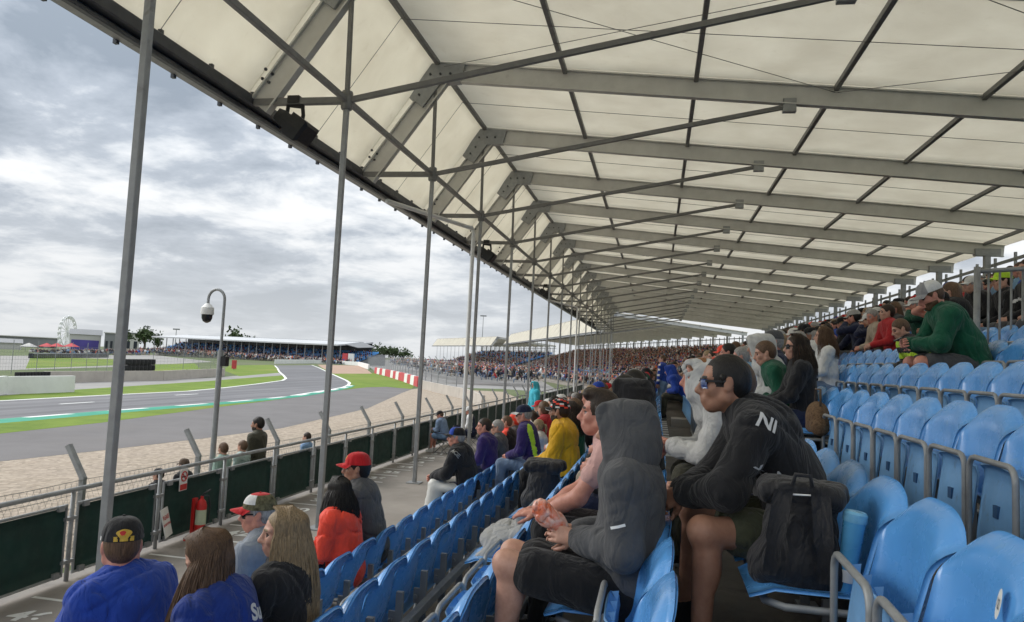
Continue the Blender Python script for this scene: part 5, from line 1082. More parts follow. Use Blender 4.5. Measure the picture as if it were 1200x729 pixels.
seated('person in faded red vest shading the eyes with a raised bare arm', 8, 10.3, K(lean=.12, curl=.25, hand_l=(.20, .05, 1.22), hand_r=(.24, -.05, 1.2), elbow=(.6, .7, -.3), s=.97), K(top=cloth((.45, .16, .13), 'faded_red'), sleeve=.2, bottom=C_BEIGE, hair=HAIR_DARK, skin=SKIN_PINK, bulk=.01, cap=cp(C_BLACK)), 'mid', seed=47)
seated('person in black jacket and yellow cap behind the steel railing', 9, 10.4, K(lean=.1, s=1.0), K(top=C_BLACK, bottom=C_SKYB, cap=cp(C_LIME), hair=HAIR_DARK), 'mid', seed=53)
seated('person in black jacket with white stripe behind the railing', 9, 9.72, K(lean=.1, yaw=.2, s=1.05), K(top=C_BLACK, top_mats=[C_WHITE], top_paint=lambda co, J: np.where(np.abs(co[:, 0] * .8 + co[:, 2] - 1.02) < .018, 1, 0), bottom=C_CHAR, hair=HAIR_DARK), 'mid', seed=59)
seated('person in pale pink top at the end of the railing', 9, 9.2, K(lean=.0, yaw=-.1, s=1.05), K(top=cloth((.55, .42, .38), 'blush'), bottom=C_CHAR, hair=HAIR_BROWN), 'mid', seed=61)
# --- front rows
M_GOLD = mat('gold_thread', (.55, .36, .05), .6, var=.25, vscale=60)
pc = lambda a, j: (2 if j < 1 else (0 if abs(a) > 70 or j < 6 else 2))
t, J = seated('person in royal blue hoodie and black cap with gold emblem, seen from behind', 0, 3.36, K(lean=.14, curl=.34, neck=.05, yaw=-.85, pitch=.12, knee_l=(.44, .14), knee_r=(.44, -.14), hand_l=(.5, .06, .62), hand_r=(.5, -.06, .62), twist=-.3, s=1.07), K(top=C_ROYAL, hood='down', bottom=C_NAVY, hair=HAIR_BROWN, hside=.002, skin=SKIN_PINK, cap=K(mats=[C_BLACK, C_BLACK, C_WHITE, C_YELLOW], paint=lambda a, j: 2 if j < 1 and abs(a) < 100 else 0), top_name='hoodie', bulk=.035, w=1.05), 'hi', seed=67)
R_, hc = J['R'], J['head']
dv = R_ @ V3(1, 0, -.05); rt = R_ @ V3(0, -1, 0)
decal(t, 'cap', rect(.085, .022, M_GOLD), tuple(hc + R_ @ V3(-.3, 0, .052)), tuple(dv), tuple(rt), name='strap_patch', lift=.003)
def oval(w_, h_, m, n=20): me = bpy.data.meshes.new('oval'); me.from_pydata([(0, 0, 0)] + [(w_ / 2 * math.cos(a) * (1 + .18 * math.sin(3 * a)), h_ / 2 * math.sin(a), 0) for a in np.linspace(0, 2 * math.pi, n, endpoint=False)], [], [(0, 1 + i, 1 + (i + 1) % n) for i in range(n)]); me.materials.append(m); return me
decal(t, 'cap', oval(.062, .045, M_GOLD), tuple(hc + R_ @ V3(-.3, 0, .100)), tuple(R_ @ V3(1, 0, -.2)), tuple(rt), name='emblem', lift=.003)
decal(t, 'cap', oval(.026, .022, M_RED, 12), tuple(hc + R_ @ V3(-.3, .006, .104)), tuple(R_ @ V3(1, 0, -.2)), tuple(rt), name='emblem_centre', lift=.0045)
t, J = seated('person in deep blue jacket with white lettering, head bowed', 1, 2.96, K(lean=.24, curl=.36, neck=.15, yaw=.30, pitch=.55, s=.93, hand_l=(.44, .06, .66), hand_r=(.44, -.06, .66)), K(top=C_BLUE2, bottom=C_NAVY, female=True, hair=HAIR_BROWN, style='long', hlen=.50, hn=1700, hfwd=.05, hback=-.02, hdown=(.18, 0, -1), bulk=.022), 'hi', seed=71)
decal(t, 'jacket', txt('Su', .10, mg, .004), tuple(J['C'] - J['fx'] * .35 + J['fy'] * .02 - J['fup'] * .03), (1, -.25, -.35), (.25, -1, -.25), name='back_lettering')
rc = lambda a, j: 1 if abs(a) < 40 and j < 5 else (2 if abs(a) < 75 else 0)
M_CAMO = mat('camouflage_cap', (.12, .11, .06), .9, var=.7, vscale=40)
t, J = seated('person in grey t-shirt and dark glasses with red, white and camouflage cap', 0, 4.60, K(lean=.05, curl=.30, neck=.20, pitch=.05, yaw=.42, s=1.0), K(top=cloth((.24, .27, .32), 'blue_grey'), sleeve=.6, bottom=C_BEIGE, hair=HAIR_GREY, skin=SKIN_PINK, shades=M_LENSD, cap=K(mats=[M_CAMO, C_RED, C_WHITE], paint=lambda a, j: (1 if j > 5 else (2 if abs(a) < 80 and j > 1 else 0)), brim=.08), top_name='t_shirt', bulk=.015, belly=.03), 'hi', seed=73)
t, J = seated('person in plain black jacket beside the lettered blue one', 1, 3.34, K(lean=.0, curl=.22, neck=.12, yaw=.5, pitch=.06, s=.93), K(top=C_BLACK, bottom=C_NAVY, female=True, hair=HAIR_BLONDE, style='long', hlen=.56, hn=2000, hspread=.6, hback=-.05, bulk=.020, skin=SKIN_FAIR), 'hi', seed=79)
t, J = seated('person in bright orange padded jacket in the front row', 0, 5.84, K(lean=.06, curl=.28, yaw=-.35, pitch=.12, s=.95), K(top=C_ORANGE, bottom=C_NAVY, female=True, hair=HAIR_BLACK, style='long', hlen=.42, hn=1300, bulk=.04, fold=.011, skin=SKIN_FAIR), 'hi', seed=83)
t, J = seated('person in black shirt and red cap beside the orange jacket', 0, 6.40, K(lean=.20, curl=.28, neck=.1, yaw=.35, pitch=.05, s=1.06), K(top=C_CHAR, sleeve=.6, bottom=C_BLACK, hair=HAIR_BLACK, hback_len=.03, cap=cp(C_RED, C_RED, lambda a, j: 3 if abs(a) < 14 and j in (2, 3) else 0), skin=SKIN_TAN, top_name='shirt', bulk=.02, w=1.05), 'hi', seed=89)
t, J = seated('person in black hoodie and blue cap with a clear poncho over the knees', 0, 9.90, K(lean=.24, curl=.30, neck=.12, yaw=.2, pitch=.02, hand_l=(.48, .06, .66), hand_r=(.48, -.03, .66), s=1.03), K(top=C_BLACK, hood='down', bottom=C_NAVY, hair=HAIR_GREY, cap=cp(C_ROYAL, C_BLACK, lambda a, j: 0 if abs(a) < 70 else 1), skin=SKIN_PINK, bulk=.035, w=1.06, top_name='hoodie', grip=.8, palm_l=(0, -1, -.2), palm_r=(0, 1, -.2)), 'hi', seed=97)
decal(t, 'hoodie', txt('ACE', .07, mat('grey_print', (.25, .25, .24), .8), .003), tuple(J['Sl'] + V3(-.03, .2, .1)), (.1, -.8, -.5), (-.8, 0, -.6), name='sleeve_print')
m_pon, tt_, bb_ = new_mat('clear_poncho'); setp(bb_, Roughness=.35); bb_.inputs['Base Color'].default_value = (.80, .80, .76, 1); bb_.inputs['Alpha'].default_value = .72
pon = [ell((.25, 0, .56), (.30, .24, .09), None, 0, .05)] + [cone((.44, s_ * .11, .58), (.47, s_ * .13, .16), .10, .12, 0, .06) for s_ in (-1, 1)]
po = link('poncho', to_mesh('poncho', [grow(pon, .016, fold=(.012, 30, 4))], [m_pon], 2), None, t.location); po.rotation_euler = (0, 0, math.pi); tag(po, 'crumpled clear plastic poncho laid over the knees of the black hoodie', 'poncho')
seated('person in indigo hooded top next along from the poncho', 0, 11.25, K(lean=.12, curl=.25, yaw=.2, s=1.05), K(top=C_PURPLE, hood='down', bottom=C_NAVY, hair=HAIR_DARK, hside=.001, htop=.006, skin=SKIN_PINK), 'mid', seed=101)
seated('person in charcoal top and dark glasses next to the indigo top', 0, 12.15, K(lean=.1, yaw=.1, s=.98), K(top=C_CHAR, bottom=C_NAVY, hair=HAIR_GREY, shades=M_LENSD), 'mid', seed=103)
seated('person in navy and lime jacket and visor cap leaning back on the seat', 1, 10.45, K(lean=.18, curl=.25, yaw=0, pitch=.15, s=1.04), K(top=C_PURPLE, top_mats=[C_LIME, C_WHITE], top_paint=lambda co, J: np.where((np.abs(co[:, 0] + .02 - .25 * (co[:, 2] - .8)) < .03) & (np.abs(co[:, 1]) > .11), 1, 0), bottom=C_DENIM, hair=HAIR_GREY, cap=cp(C_NAVY, C_LGREY), skin=SKIN_PINK, shades=M_LENSD), 'mid', seed=107)
seated('person in mustard yellow hoodie and patterned cap, seen from behind', 2, 8.0, K(lean=.06, curl=.28, yaw=-.25, s=1.0), K(top=C_YELLOW, hood='down', bottom=C_BLACK, hair=HAIR_DARK, stubble=HAIR_DARK, cap=K(mats=[C_BLACK, C_BLACK, C_ORANGE, C_WHITE], paint=lambda a, j: 2 if int((a + 180) / 26 + j) % 4 == 0 else (3 if int((a + 180) / 26 + j * 2) % 5 == 0 else 0)), skin=SKIN_TAN, bulk=.035, top_name='hoodie'), 'hi', seed=109)
seated('person in green top next along from the mustard hoodie', 2, 8.75, K(lean=.0, yaw=-.1, s=.95), K(top=C_GREEN, bottom=C_NAVY, female=True, hair=HAIR_DARK, style='long', hlen=.4, hn=350), 'mid', seed=113)
seated('child in a white top and olive trousers in the second row', 1, 11.4, K(lean=.1, s=.84, yaw=-.1), K(top=C_WHITE, bottom=C_OLIVE, female=True, hair=HAIR_BLONDE, tail=True), 'mid', seed=131)
seated('person in orange beanie and dark jacket', 0, 13.6, K(lean=.1, s=.98), K(top=C_CHAR, bottom=C_NAVY, hair=HAIR_DARK, beanie=C_ORANGE), 'mid', seed=137)
seated('person in black jacket with orange chest in the front row', 0, 12.9, K(lean=.1, s=1.0), K(top=C_BLACK, top_mats=[C_ORANGE], top_paint=lambda co, J: np.where((co[:, 2] > .95) & (co[:, 0] > .06), 1, 0), bottom=C_NAVY, hair=HAIR_BROWN, htop=.003, hside=.0), 'mid', seed=139)
stp = lambda **k: dict(K(hip=.93, stand=True, lean=.03, curl=.1, neck=.08, knee_l=(.02, .10), knee_r=(.02, -.10), foot=(-.01, -.01), hand_l=(.10, .24, .82), hand_r=(.10, -.24, .82), elbow=(-1, .3, 0)), **k)
person('person standing in turquoise hooded jacket with the hood up', (-3.6, 22.5, ROWF[0]), stp(yaw=.2, s=.98), K(top=C_TEAL, hood='up', bottom=C_BLACK, bulk=.03), 'mid', rz=math.pi * 1.2, seed=149)
person('child standing in blue and white racing overalls in the aisle', (ROWX[4] - .62, 19.6, ROWF[4]), stp(s=.86, yaw=.2), K(top=C_ROYAL, top_mats=[C_WHITE], top_paint=lambda co, J: np.where((co[:, 0] > .03) & (np.sin(co[:, 2] * 40) > .4), 1, 0), bottom=C_SKYB, hair=HAIR_BROWN), 'mid', rz=math.pi * .9, seed=151)
seated('person in blue hooded jacket, hood up, bent forward beside the empty walkway', 4, 17.4, K(lean=.5, curl=.35, pitch=.3, s=1.0), K(top=C_ROYAL, hood='up', bottom=C_OLIVE, bulk=.03), 'mid', seed=157)
# --- people outside the promenade fence
for (lab, y, zt, ym, o) in (('person standing in olive jacket beyond the promenade fence', 13.73, -1.48, .1, K(top=C_OLIVE, hair=HAIR_BLACK, stubble=HAIR_BLACK, skin=SKIN_TAN, bottom=C_NAVY)),
        ('person standing in pale green shirt beyond the fence rail', 12.55, -1.76, -.4, K(top=cloth((.30, .42, .36), 'pale_green'), hair=HAIR_BROWN, bottom=C_NAVY)), ('person standing in mint shirt next to the olive jacket beyond the fence', 13.2, -1.78, -.2, K(top=cloth((.36, .45, .42), 'mint'), hair=HAIR_BROWN, bottom=C_NAVY)),
        ('person in dark flat cap just showing over the fence rail', 11.4, -1.92, -.3, K(top=C_BLACK, hair=HAIR_DARK, cap=cp(C_BROWN), bottom=C_NAVY)), ('person in black cap mostly hidden behind the fence rail', 10.75, -2.0, 0, K(top=C_BLACK, hair=HAIR_DARK, cap=cp(C_BLACK), bottom=C_NAVY)), ('person standing in sky blue shirt behind the fence', 15.9, -1.86, 0, K(top=C_SKYB, hair=HAIR_DARK, bottom=C_NAVY))):
    hgt = (zt + (.10 if 'olive' in lab[:30] else -.02)) - GZ; person(lab, (-7.75, y, GZ), stp(s=hgt / 1.76, yaw=ym), o, 'mid', seed=int(y * 10))
# --- two on folding chairs
def camp_chair(label, loc, rz):
    t = thing('camping_chair', label, 'chair', loc, rz); dk = C_NAVY
    mb = MB(); P = [[(-.22 + .46 * a, -.24 + .48 * b, .42 + .03 * a - .05 * math.sin(math.pi * b)) for b in np.linspace(0, 1, 7)] for a in np.linspace(0, 1, 5)]; mb.sheet(P, .006); mb.build('seat', dk, t, True)
    mb = MB(); P = [[(-.22 - .18 * a, -.24 + .48 * b, .44 + .46 * a) for b in np.linspace(0, 1, 7)] for a in np.linspace(0, 1, 5)]; mb.sheet(P, .006); mb.build('backrest', dk, t, True)
    for s in (-1, 1):
        mb = MB(); mb.tube([(.24, s * .25, 0), (-.24, s * .25, .46), (-.40, s * .25, .90)], .011, 6); mb.build('leg', M_TUBE, t); mb = MB(); mb.tube([(-.26, s * .25, 0), (.24, s * .25, .44)], .011, 6); mb.build('leg', M_TUBE, t)
        mb = MB(); mb.box((-.25, s * .27 - .03, .62), (.24, s * .27 + .03, .635)); mb.build('armrest', dk, t)
camp_chair('navy folding camping chair under the person in denim shirt', (-6.3, 22.2, PROM_Z), math.pi * .93); person('person in denim blue shirt and dark cap sitting on a folding chair, reading', (-6.3, 22.2, PROM_Z), K(lean=.30, curl=.3, pitch=.4, yaw=.2, s=.98, hand_l=(.4, .05, .72), hand_r=(.4, -.05, .72)), K(top=C_DENIM, bottom=C_SKYB, legs=.8, cap=cp(C_BLACK), hair=HAIR_BROWN, shoe=C_WHITE, skin=SKIN_PINK), 'mid', rz=math.pi * .93, seed=163)
camp_chair('navy folding camping chair under the person in the white cap', (-5.75, 23.4, PROM_Z), math.pi); person('person in white cap and white top sitting on a folding chair', (-5.75, 23.4, PROM_Z), K(lean=.12, curl=.25, pitch=.1, yaw=.2, s=1.04), K(top=C_WHITE, bottom=C_NAVY, cap=cp(C_WHITE), hair=HAIR_GREY, skin=SKIN_PINK, top_mats=[C_NAVY], top_paint=lambda co, J: np.where(co[:, 0] < .0, 1, 0)), 'mid', rz=math.pi * 1.05, seed=167)

# ================================================================== CROWD IN THE PACKED ROWS
TOPS = [('black', (.014, .014, .016), 16), ('navy blue', (.014, .02, .055), 9), ('charcoal grey', (.05, .052, .056), 8), ('light grey', (.42, .42, .41), 4), ('white', (.7, .7, .68), 4), ('bottle green', (.01, .075, .045), 2), ('olive', (.07, .065, .04), 2), ('red', (.42, .02, .025), 2), ('royal blue', (.02, .07, .36), 3), ('orange', (.75, .13, .02), 2), ('beige', (.40, .33, .25), 3), ('maroon', (.12, .02, .04), 2), ('sky blue', (.22, .40, .6), 2), ('salmon pink', (.55, .28, .24), 2), ('brown', (.11, .07, .045), 2)]
TM = {n: cloth(c, 'crowd_' + n.replace(' ', '_')) for n, c, _ in TOPS}; TNAMES = [n for n, _, k in TOPS for _ in range(k)]
BOT = [('jeans', C_DENIM), ('black', C_BLACK), ('navy', C_NAVY), ('beige', C_BEIGE), ('charcoal', C_CHAR)]
HATS = [(None, None, 7), ('black cap', C_BLACK, 3), ('white cap', C_WHITE, 2), ('red cap', C_RED, 1.3), ('blue cap', C_ROYAL, 1.2), ('orange cap', C_ORANGE, .8), ('green cap', C_GREEN, .8), ('grey cap', C_GREY, 1)]
HRS = [('dark', HAIR_DARK, 5), ('brown', HAIR_BROWN, 4), ('blonde', HAIR_BLONDE, 2), ('grey', HAIR_GREY, 2), ('black', HAIR_BLACK, 3)]
def crowd_variant(pose, hat, female, hood, long_hair, res, h):
    """one mesh, slots: skin, top, bottom, hair, hat"""
    J = skeleton(pose); tp, (fx, fy, fup) = torso_prims(J, .02, 1, 0., female); J.update(fx=fx, fy=fy, fup=fup); pcs = []
    P, cut = head_prims(J['head'], J['R'], 1.02, female); P = [p[:-2] + ((0,) if p[-2] in (0, 1) else (3,)) + p[-1:] for p in P]; P.append(cone(J['head'] + V3(-.03, 0, -.07), J['N'], .05, .06, 0, .03)); pcs.append(grow(P, h * .55, cut))
    pcs.append(grow([p for p in tp] + sleeve_prims(J, .016, 1) + (hood_down(J, 1) if hood else []), h, fold=(.009, 24, int(pose.get('lean', 0) * 999) + 5)))
    pcs.append(grow(leg_prims(J, .012, 2, 2.), h * 1.25))
    for k, sd_ in (('l', 1), ('r', -1)): W = J['W' + k]; d = W - J['E' + k]; pcs.append(grow(hand_prims(W, d, (0, -sd_, -.3), sd_, .6), h * .55))
    if hat:
        me = cap_mesh('c', J['head'], J['R'], [], 1.04); v = np.array([x.co for x in me.vertices]); q = np.array([tuple(p.vertices) if len(p.vertices) == 4 else (tuple(p.vertices) + (p.vertices[-1],))[:4] for p in me.polygons if len(p.vertices) in (4,)]); pcs_h = (v, q, np.full(len(q), 4)); bpy.data.meshes.remove(me)
    P, c2 = hair_short(J['head'], J['R'], 1.02, .012, .006, 0, .02)
    if long_hair: P += [cone(J['head'] + J['R'] @ V3(-.06, s_ * .05, .0), J['head'] + J['R'] @ V3(-.09, s_ * .06, -.24), .06, .04, 0, .04) for s_ in (-1, 1)]
    v, f, m = grow(P, h * .6, c2); pcs.append((v, f, np.full(len(f), 3)))
    me = to_mesh('spectator', pcs, [SKIN_FAIR, C_BLACK, C_NAVY, HAIR_DARK, C_BLACK], 1)
    if hat:
        import bmesh
        v, q, mi = pcs_h; bm = bmesh.new(); bm.from_mesh(me); vs = [bm.verts.new(p) for p in v]
        for quad in q:
            try: fc = bm.faces.new([vs[i] for i in quad]); fc.material_index = 4; fc.smooth = True
            except ValueError: pass
        bm.to_mesh(me); bm.free()
    return me
VAR = []
for i in range(12):
    rg = np.random.default_rng(200 + i); lean = [.05, .30, .12, .45, .0, .2, .36, .1, .25, .04, .5, .16][i]; hat = i % 3 == 1; fem = i % 4 == 2
    pose = K(lean=lean, curl=.25 + .1 * rg.random(), yaw=float(rg.normal() * .3), pitch=float(.05 + .2 * rg.random()), hand_l=(.36 + .1 * lean, .05 + .06 * rg.random(), .64 + .06 * rg.random()), hand_r=(.36 + .1 * lean, -.08, .64))
    if i == 7: pose.update(hand_l=(.26, .06, 1.10), elbow=(.3, .6, -.6))
    VAR.append((crowd_variant(pose, hat, fem, i % 5 == 0, fem, 0, .026), hat, fem))
def pick(L_, rg): w_ = np.array([x[-1] for x in L_], float); return L_[rg.choice(len(L_), p=w_ / w_.sum())]
# 150-triangle figure for the far rows
def tiny(lean, hat, seed):
    m = MB(); d = V3(math.sin(lean), 0, math.cos(lean)); n = 7
    def ring(c, rx, ry): return [(c[0] + rx * math.cos(2 * math.pi * i / n), c[1] + ry * math.sin(2 * math.pi * i / n), c[2]) for i in range(n)]
    rs = [(V3(0, 0, .42), .15, .18), (V3(0, 0, .60) + d * .05, .14, .18), (V3(0, 0, .58) + d * .30, .13, .20), (V3(0, 0, .58) + d * .43, .09, .16), (V3(0, 0, .58) + d * .50, .05, .06)]
    v = [p for r in rs for p in ring(*r)]; m.add(v, [(i * n + j, i * n + (j + 1) % n, (i + 1) * n + (j + 1) % n, (i + 1) * n + j) for i in range(4) for j in range(n)], 1)
    hc = V3(.02, 0, .58) + d * .64; m.lathe([(.03, -.12), (.07, -.09), (.085, -.02), (.085, .03)], hc, 7, 0); m.lathe([(.09, .02), (.088, .06), (.05, .105)], hc, 7, 2 if hat else 3)
    if hat: m.box(hc + V3(.07, -.06, .015), hc + V3(.15, .06, .03), 2)
    for s_ in (-1, 1): m.tube([(0, s_ * .09, .50), (.42, s_ * .10, .52), (.44, s_ * .1, .1)], [.085, .07, .05], 5, 4); m.tube([V3(0, s_ * .18, .56) + d * .4, (.12, s_ * .24, .75), (.34, s_ * .08, .66)], [.055, .05, .035], 5, 1); m.lathe([(.03, -.04), (.04, 0), (.03, .04)], (.37, s_ * .07, .66), 5, 0)
    return np.array(m.v), m.f, np.array(m.m)
TINY = [tiny(l, h_, i) for i, (l, h_) in enumerate(((.05, False), (.25, True), (.15, False), (.4, False), (.1, True), (.0, False)))]
FAR_MATS = [SKIN_FAIR, SKIN_TAN] + [TM[n] for n, _, _ in TOPS] + [C_WHITE, C_BLACK, C_RED, C_ROYAL] + [HAIR_DARK, HAIR_BROWN, HAIR_BLONDE, HAIR_GREY] + [C_DENIM, C_NAVY, C_BEIGE]
def far_slots(rg):
    t0 = 2; n = len(TOPS); w_ = np.array([x[2] for x in TOPS], float); return [0 if rg.random() < .85 else 1, t0 + rg.choice(n, p=w_ / w_.sum()), t0 + n + rg.integers(4), t0 + n + 4 + rg.integers(4), t0 + n + 8 + rg.integers(3)]
class FarCrowd:
    def __init__(s): s.V = []; s.F = []; s.M = []; s.n = 0
    def add(s, x, y, z, rz, sc, rg):
        v, f, m = TINY[rg.integers(len(TINY))]; c, sn = math.cos(rz), math.sin(rz); P = v * sc; P = np.stack([P[:, 0] * c - P[:, 1] * sn + x, P[:, 0] * sn + P[:, 1] * c + y, P[:, 2] + z], 1)
        sl_ = far_slots(rg); s.V.append(P); s.F += [tuple(i + s.n for i in q) for q in f]; s.M += [sl_[k] for k in m]; s.n += len(v)
    def build(s, name, label):
        me = bpy.data.meshes.new(name); me.from_pydata(np.vstack(s.V).tolist(), [], s.F); me.update()
        for m_ in FAR_MATS: me.materials.append(m_)
        me.polygons.foreach_set('material_index', s.M); me.polygons.foreach_set('use_smooth', [True] * len(s.F)); o = stuff(link(name, me)); tag(o, label, 'crowd'); return o
def fill(r, y):
    if r <= 2: return .86 if y > (14.3 if r == 0 else 12.2 if r == 1 else 9.4) else 0
    if r == 3: return .84 if y > 5.7 else 0
    if r == 4: return 0 if y < 21 else .75
    if r == 5: return .9 if y > 9.5 else 0
    if r == 6: return .85 if y > 10.6 else 0
    if r == 7: return .85 if y > 13 else 0
    if r == 8: return .62 if y > 12 else 0
    if r == 9: return .6 if y > 11.5 else 0
    return .80 if y > 16 else (.55 if y > 10.5 else .25)
rg = np.random.default_rng(55); spots = []
for r in range(NROW):
    for j in range(0, 190):
        y = seat_y(r, j)
        if y > SEC1_END - 1 or y < 4 or (r, j) in OCCUPIED: continue
        px_, py_, dz = project((ROWX[r], y, ROWF[r] + 1.0))
        if not (-30 < px_ < 1260): continue
        if rg.random() < fill(r, y): spots.append((math.sqrt(ROWX[r] ** 2 + y * y), r, j))
spots.sort(); fc = FarCrowd(); combo = {}
for n, (d, r, j) in enumerate(spots):
    y = seat_y(r, j); x = ROWX[r] - .17 + rg.normal() * .03; rz = math.pi + rg.normal() * .18
    if n < 255:
        me, hat, fem = VAR[rg.integers(len(VAR))]; tn = TNAMES[rg.integers(len(TNAMES))]; bn, bm_ = BOT[rg.integers(len(BOT))]; hn, hm, _ = pick(HRS, rg); htn, htm, _ = pick(HATS[1:], rg) if hat else (None, None, 0)
        o = link('person', me, None, (x, y, ROWF[r]), rz); s_ = rg.uniform(.92, 1.06); o.scale = (s_, s_, s_)
        for k, m_ in enumerate((SKIN_FAIR if rg.random() < .55 else (SKIN_PINK if rg.random() < .7 else SKIN_TAN), TM[tn], bm_, hm, htm or C_BLACK)): o.material_slots[k].link = 'OBJECT'; o.material_slots[k].material = m_
        side = 'front rows' if r <= 3 else ('middle rows' if r <= 7 else 'upper rows')
        tag(o, 'person in %s top, %s and %s seated in the crowded %s' % (tn, bn + (' trousers' if bn != 'jeans' else ''), htn or 'no hat', side), 'person', 'spectators in the packed rows'); OCCUPIED[(r, j)] = True
    else: fc.add(x, y, ROWF[r], rz, rg.uniform(.94, 1.06), rg)
fc.build('distant_crowd', 'dense crowd filling the far half of the covered stand')
for St, Th, ln, dz, pfn, lab in ((S2, TH2, 104, -.2, lambda r, y: (.35 if r in (1, 2, 3) else .80), 'dense crowd in the second angled run of stand'), (S3, TH3, 70, -.6, lambda r, y: .5 if r < 9 else .25, 'crowd in the farthest run of stand')):
    fc = FarCrowd(); c, s_ = math.cos(Th), math.sin(Th)
    for r in range(NROW):
        for j in range(int(ln / .5)):
            y = 2 + j * .5
            if rg.random() < pfn(r, y): lx = ROWX[r] - .17; fc.add(St.x + lx * c - y * s_, St.y + lx * s_ + y * c, dz + ROWF[r], math.pi + Th, 1., rg)
    # people standing along its promenade
    for j in range(int(ln * 2.2)):
        lx, y = rg.uniform(-6.8, -3.4), rg.uniform(0, ln); fc.add(St.x + lx * c - y * s_, St.y + lx * s_ + y * c, dz + PROM_Z + .15, math.pi + Th, 1.08, rg)
    fc.build('distant_crowd', lab)
fc = FarCrowd()
for j in range(1500):
    y = rg.uniform(98, 200); xw, xs = -27 - .46 * (y - 86) + 5, -13 - .33 * (y - 94)
    if xs > xw: fc.add(rg.uniform(xw, xs), y, GZ + rg.uniform(.2, .7) + .012 * rg.uniform(0, 60), math.pi + TH2, 1.12, rg)
fc.build('distant_crowd', 'crowd standing on the apron between catch fence and second stand')
# ---------------------------------------------------------------- the stand across the infield
A4, B4 = gpix(172, 416), gpix(408, 427.5); dA = B4 - A4; L4 = Vector((dA.x, dA.y)).length; TH4 = math.atan2(dA.y, dA.x)   # along +x local, facing the camera side (-y)
t4 = thing('far_grandstand', 'long far grandstand with white roof across the infield', 'grandstand', (A4.x, A4.y, (A4.z + B4.z) / 2), TH4)
NR4 = 12; H0 = 1.1
for r in range(NR4):
    mb = MB(); mb.box((0, 4 + r * 1.0, -2), (L4, 5 + r * 1.0 if r < NR4 - 1 else 19, H0 + r * .33)); mb.build('terrace_step', M_GREYB, t4)
mb = MB(); mb.box((0, 3.8, -2), (L4, 3.97, H0 + .9)); mb.build('front_wall', M_PALE, t4)
zr = 7.7
mb = MB(); mb.add([(0, 1.5, zr - .6), (L4 * .94, 1.5, zr - .6), (L4 * .94, 20, zr + 1.1), (0, 20, zr + 1.1), (0, 1.5, zr - .1), (L4 * .94, 1.5, zr - .1), (L4 * .94, 20, zr + 1.5), (0, 20, zr + 1.5)], [(0, 3, 2, 1), (4, 5, 6, 7), (0, 1, 5, 4), (1, 2, 6, 5), (2, 3, 7, 6), (3, 0, 4, 7)]); mb.build('roof', mat('far_roof', (.5, .51, .52), .6, var=.08, vscale=.1), t4)
for i in range(26):
    x = L4 * .94 * i / 25; mb = MB(); mb.bar((x, 3.0, -2), (x, 3.0, zr - .5), .28, .28, up=(1, 0, 0)); mb.build('post', M_STEEL, t4)
mb = MB(); mb.box((0, 19.2, H0), (L4 * .94, 19.5, zr + 1.5)); mb.build('back_wall', M_DKGLASS, t4)
for i, (a, b, m_) in enumerate(((.955, .975, M_REDW), (.978, 1.0, M_WALLW))): mb = MB(); mb.box((L4 * a, 2.4, -1), (L4 * b, 2.8, 4.6)); mb.build('end_panel', m_, t4)
mb = MB(); mb.add([(L4 * .955, 3, zr + .2), (L4 * 1.01, 3, zr - .9), (L4 * 1.01, 12, zr - .4), (L4 * .955, 12, zr + 1.4)], [(0, 1, 2, 3)]); mb.add([(L4 * .955, 3, zr + .0), (L4 * 1.01, 3, zr - 1.1), (L4 * 1.01, 12, zr - .6), (L4 * .955, 12, zr + 1.2)], [(3, 2, 1, 0)]); mb.build('end_canopy', M_GREYB, t4)
big = MB(); fc = FarCrowd(); c, s_ = math.cos(TH4), math.sin(TH4)
v2 = np.array([(-.4, 0, .3), (.4, 0, .3), (.4, .1, .95), (-.4, .1, .95)])
for r in range(NR4):
    for j in range(int(L4 / .95)):
        x = .5 + j * .95; big.add(v2 + np.array([x, 4.6 + r, H0 + r * .33]), [(0, 1, 2, 3)])
        if rg.random() < (.75 if r < 4 else .33): lx, ly = x, 4.4 + r; fc.add(A4.x + lx * c - ly * s_, A4.y + lx * s_ + ly * c, t4.location.z + H0 + r * .33, TH4 - math.pi / 2, 1.15, rg)
o = big.build('distant_seats', M_SEAT); o.location = t4.location; o.rotation_euler = (0, 0, TH4); stuff(o); tag(o, 'blue seats of the far stand across the infield', 'seats')
for j in range(1300):
    f = rg.random(); lx, ly = f * L4, rg.uniform(-6, 3.6); fc.add(A4.x + lx * c - ly * s_, A4.y + lx * s_ + ly * c, t4.location.z + rg.uniform(.2, 1.4), TH4 - math.pi / 2, 1.2, rg)
for j in range(520):
    f = rg.random(); p = far_at(35 + 140 * f, 414.5 + rg.uniform(0, 2.5), rg.uniform(300, 360)); fc.add(p.x, p.y, p.z, -1., 1.5, rg)
fc.build('distant_crowd', 'crowd on the banking and in the far stand across the infield')
mb = MB(); a, b = gpix(36, 420), gpix(125, 419); mb.bar((a.x, a.y, a.z + .5), (b.x, b.y, b.z + .5), 1., 1.2); tag(mb.build('barrier_wall', M_DKGLASS), 'long dark barrier below the infield crowd', 'barrier')
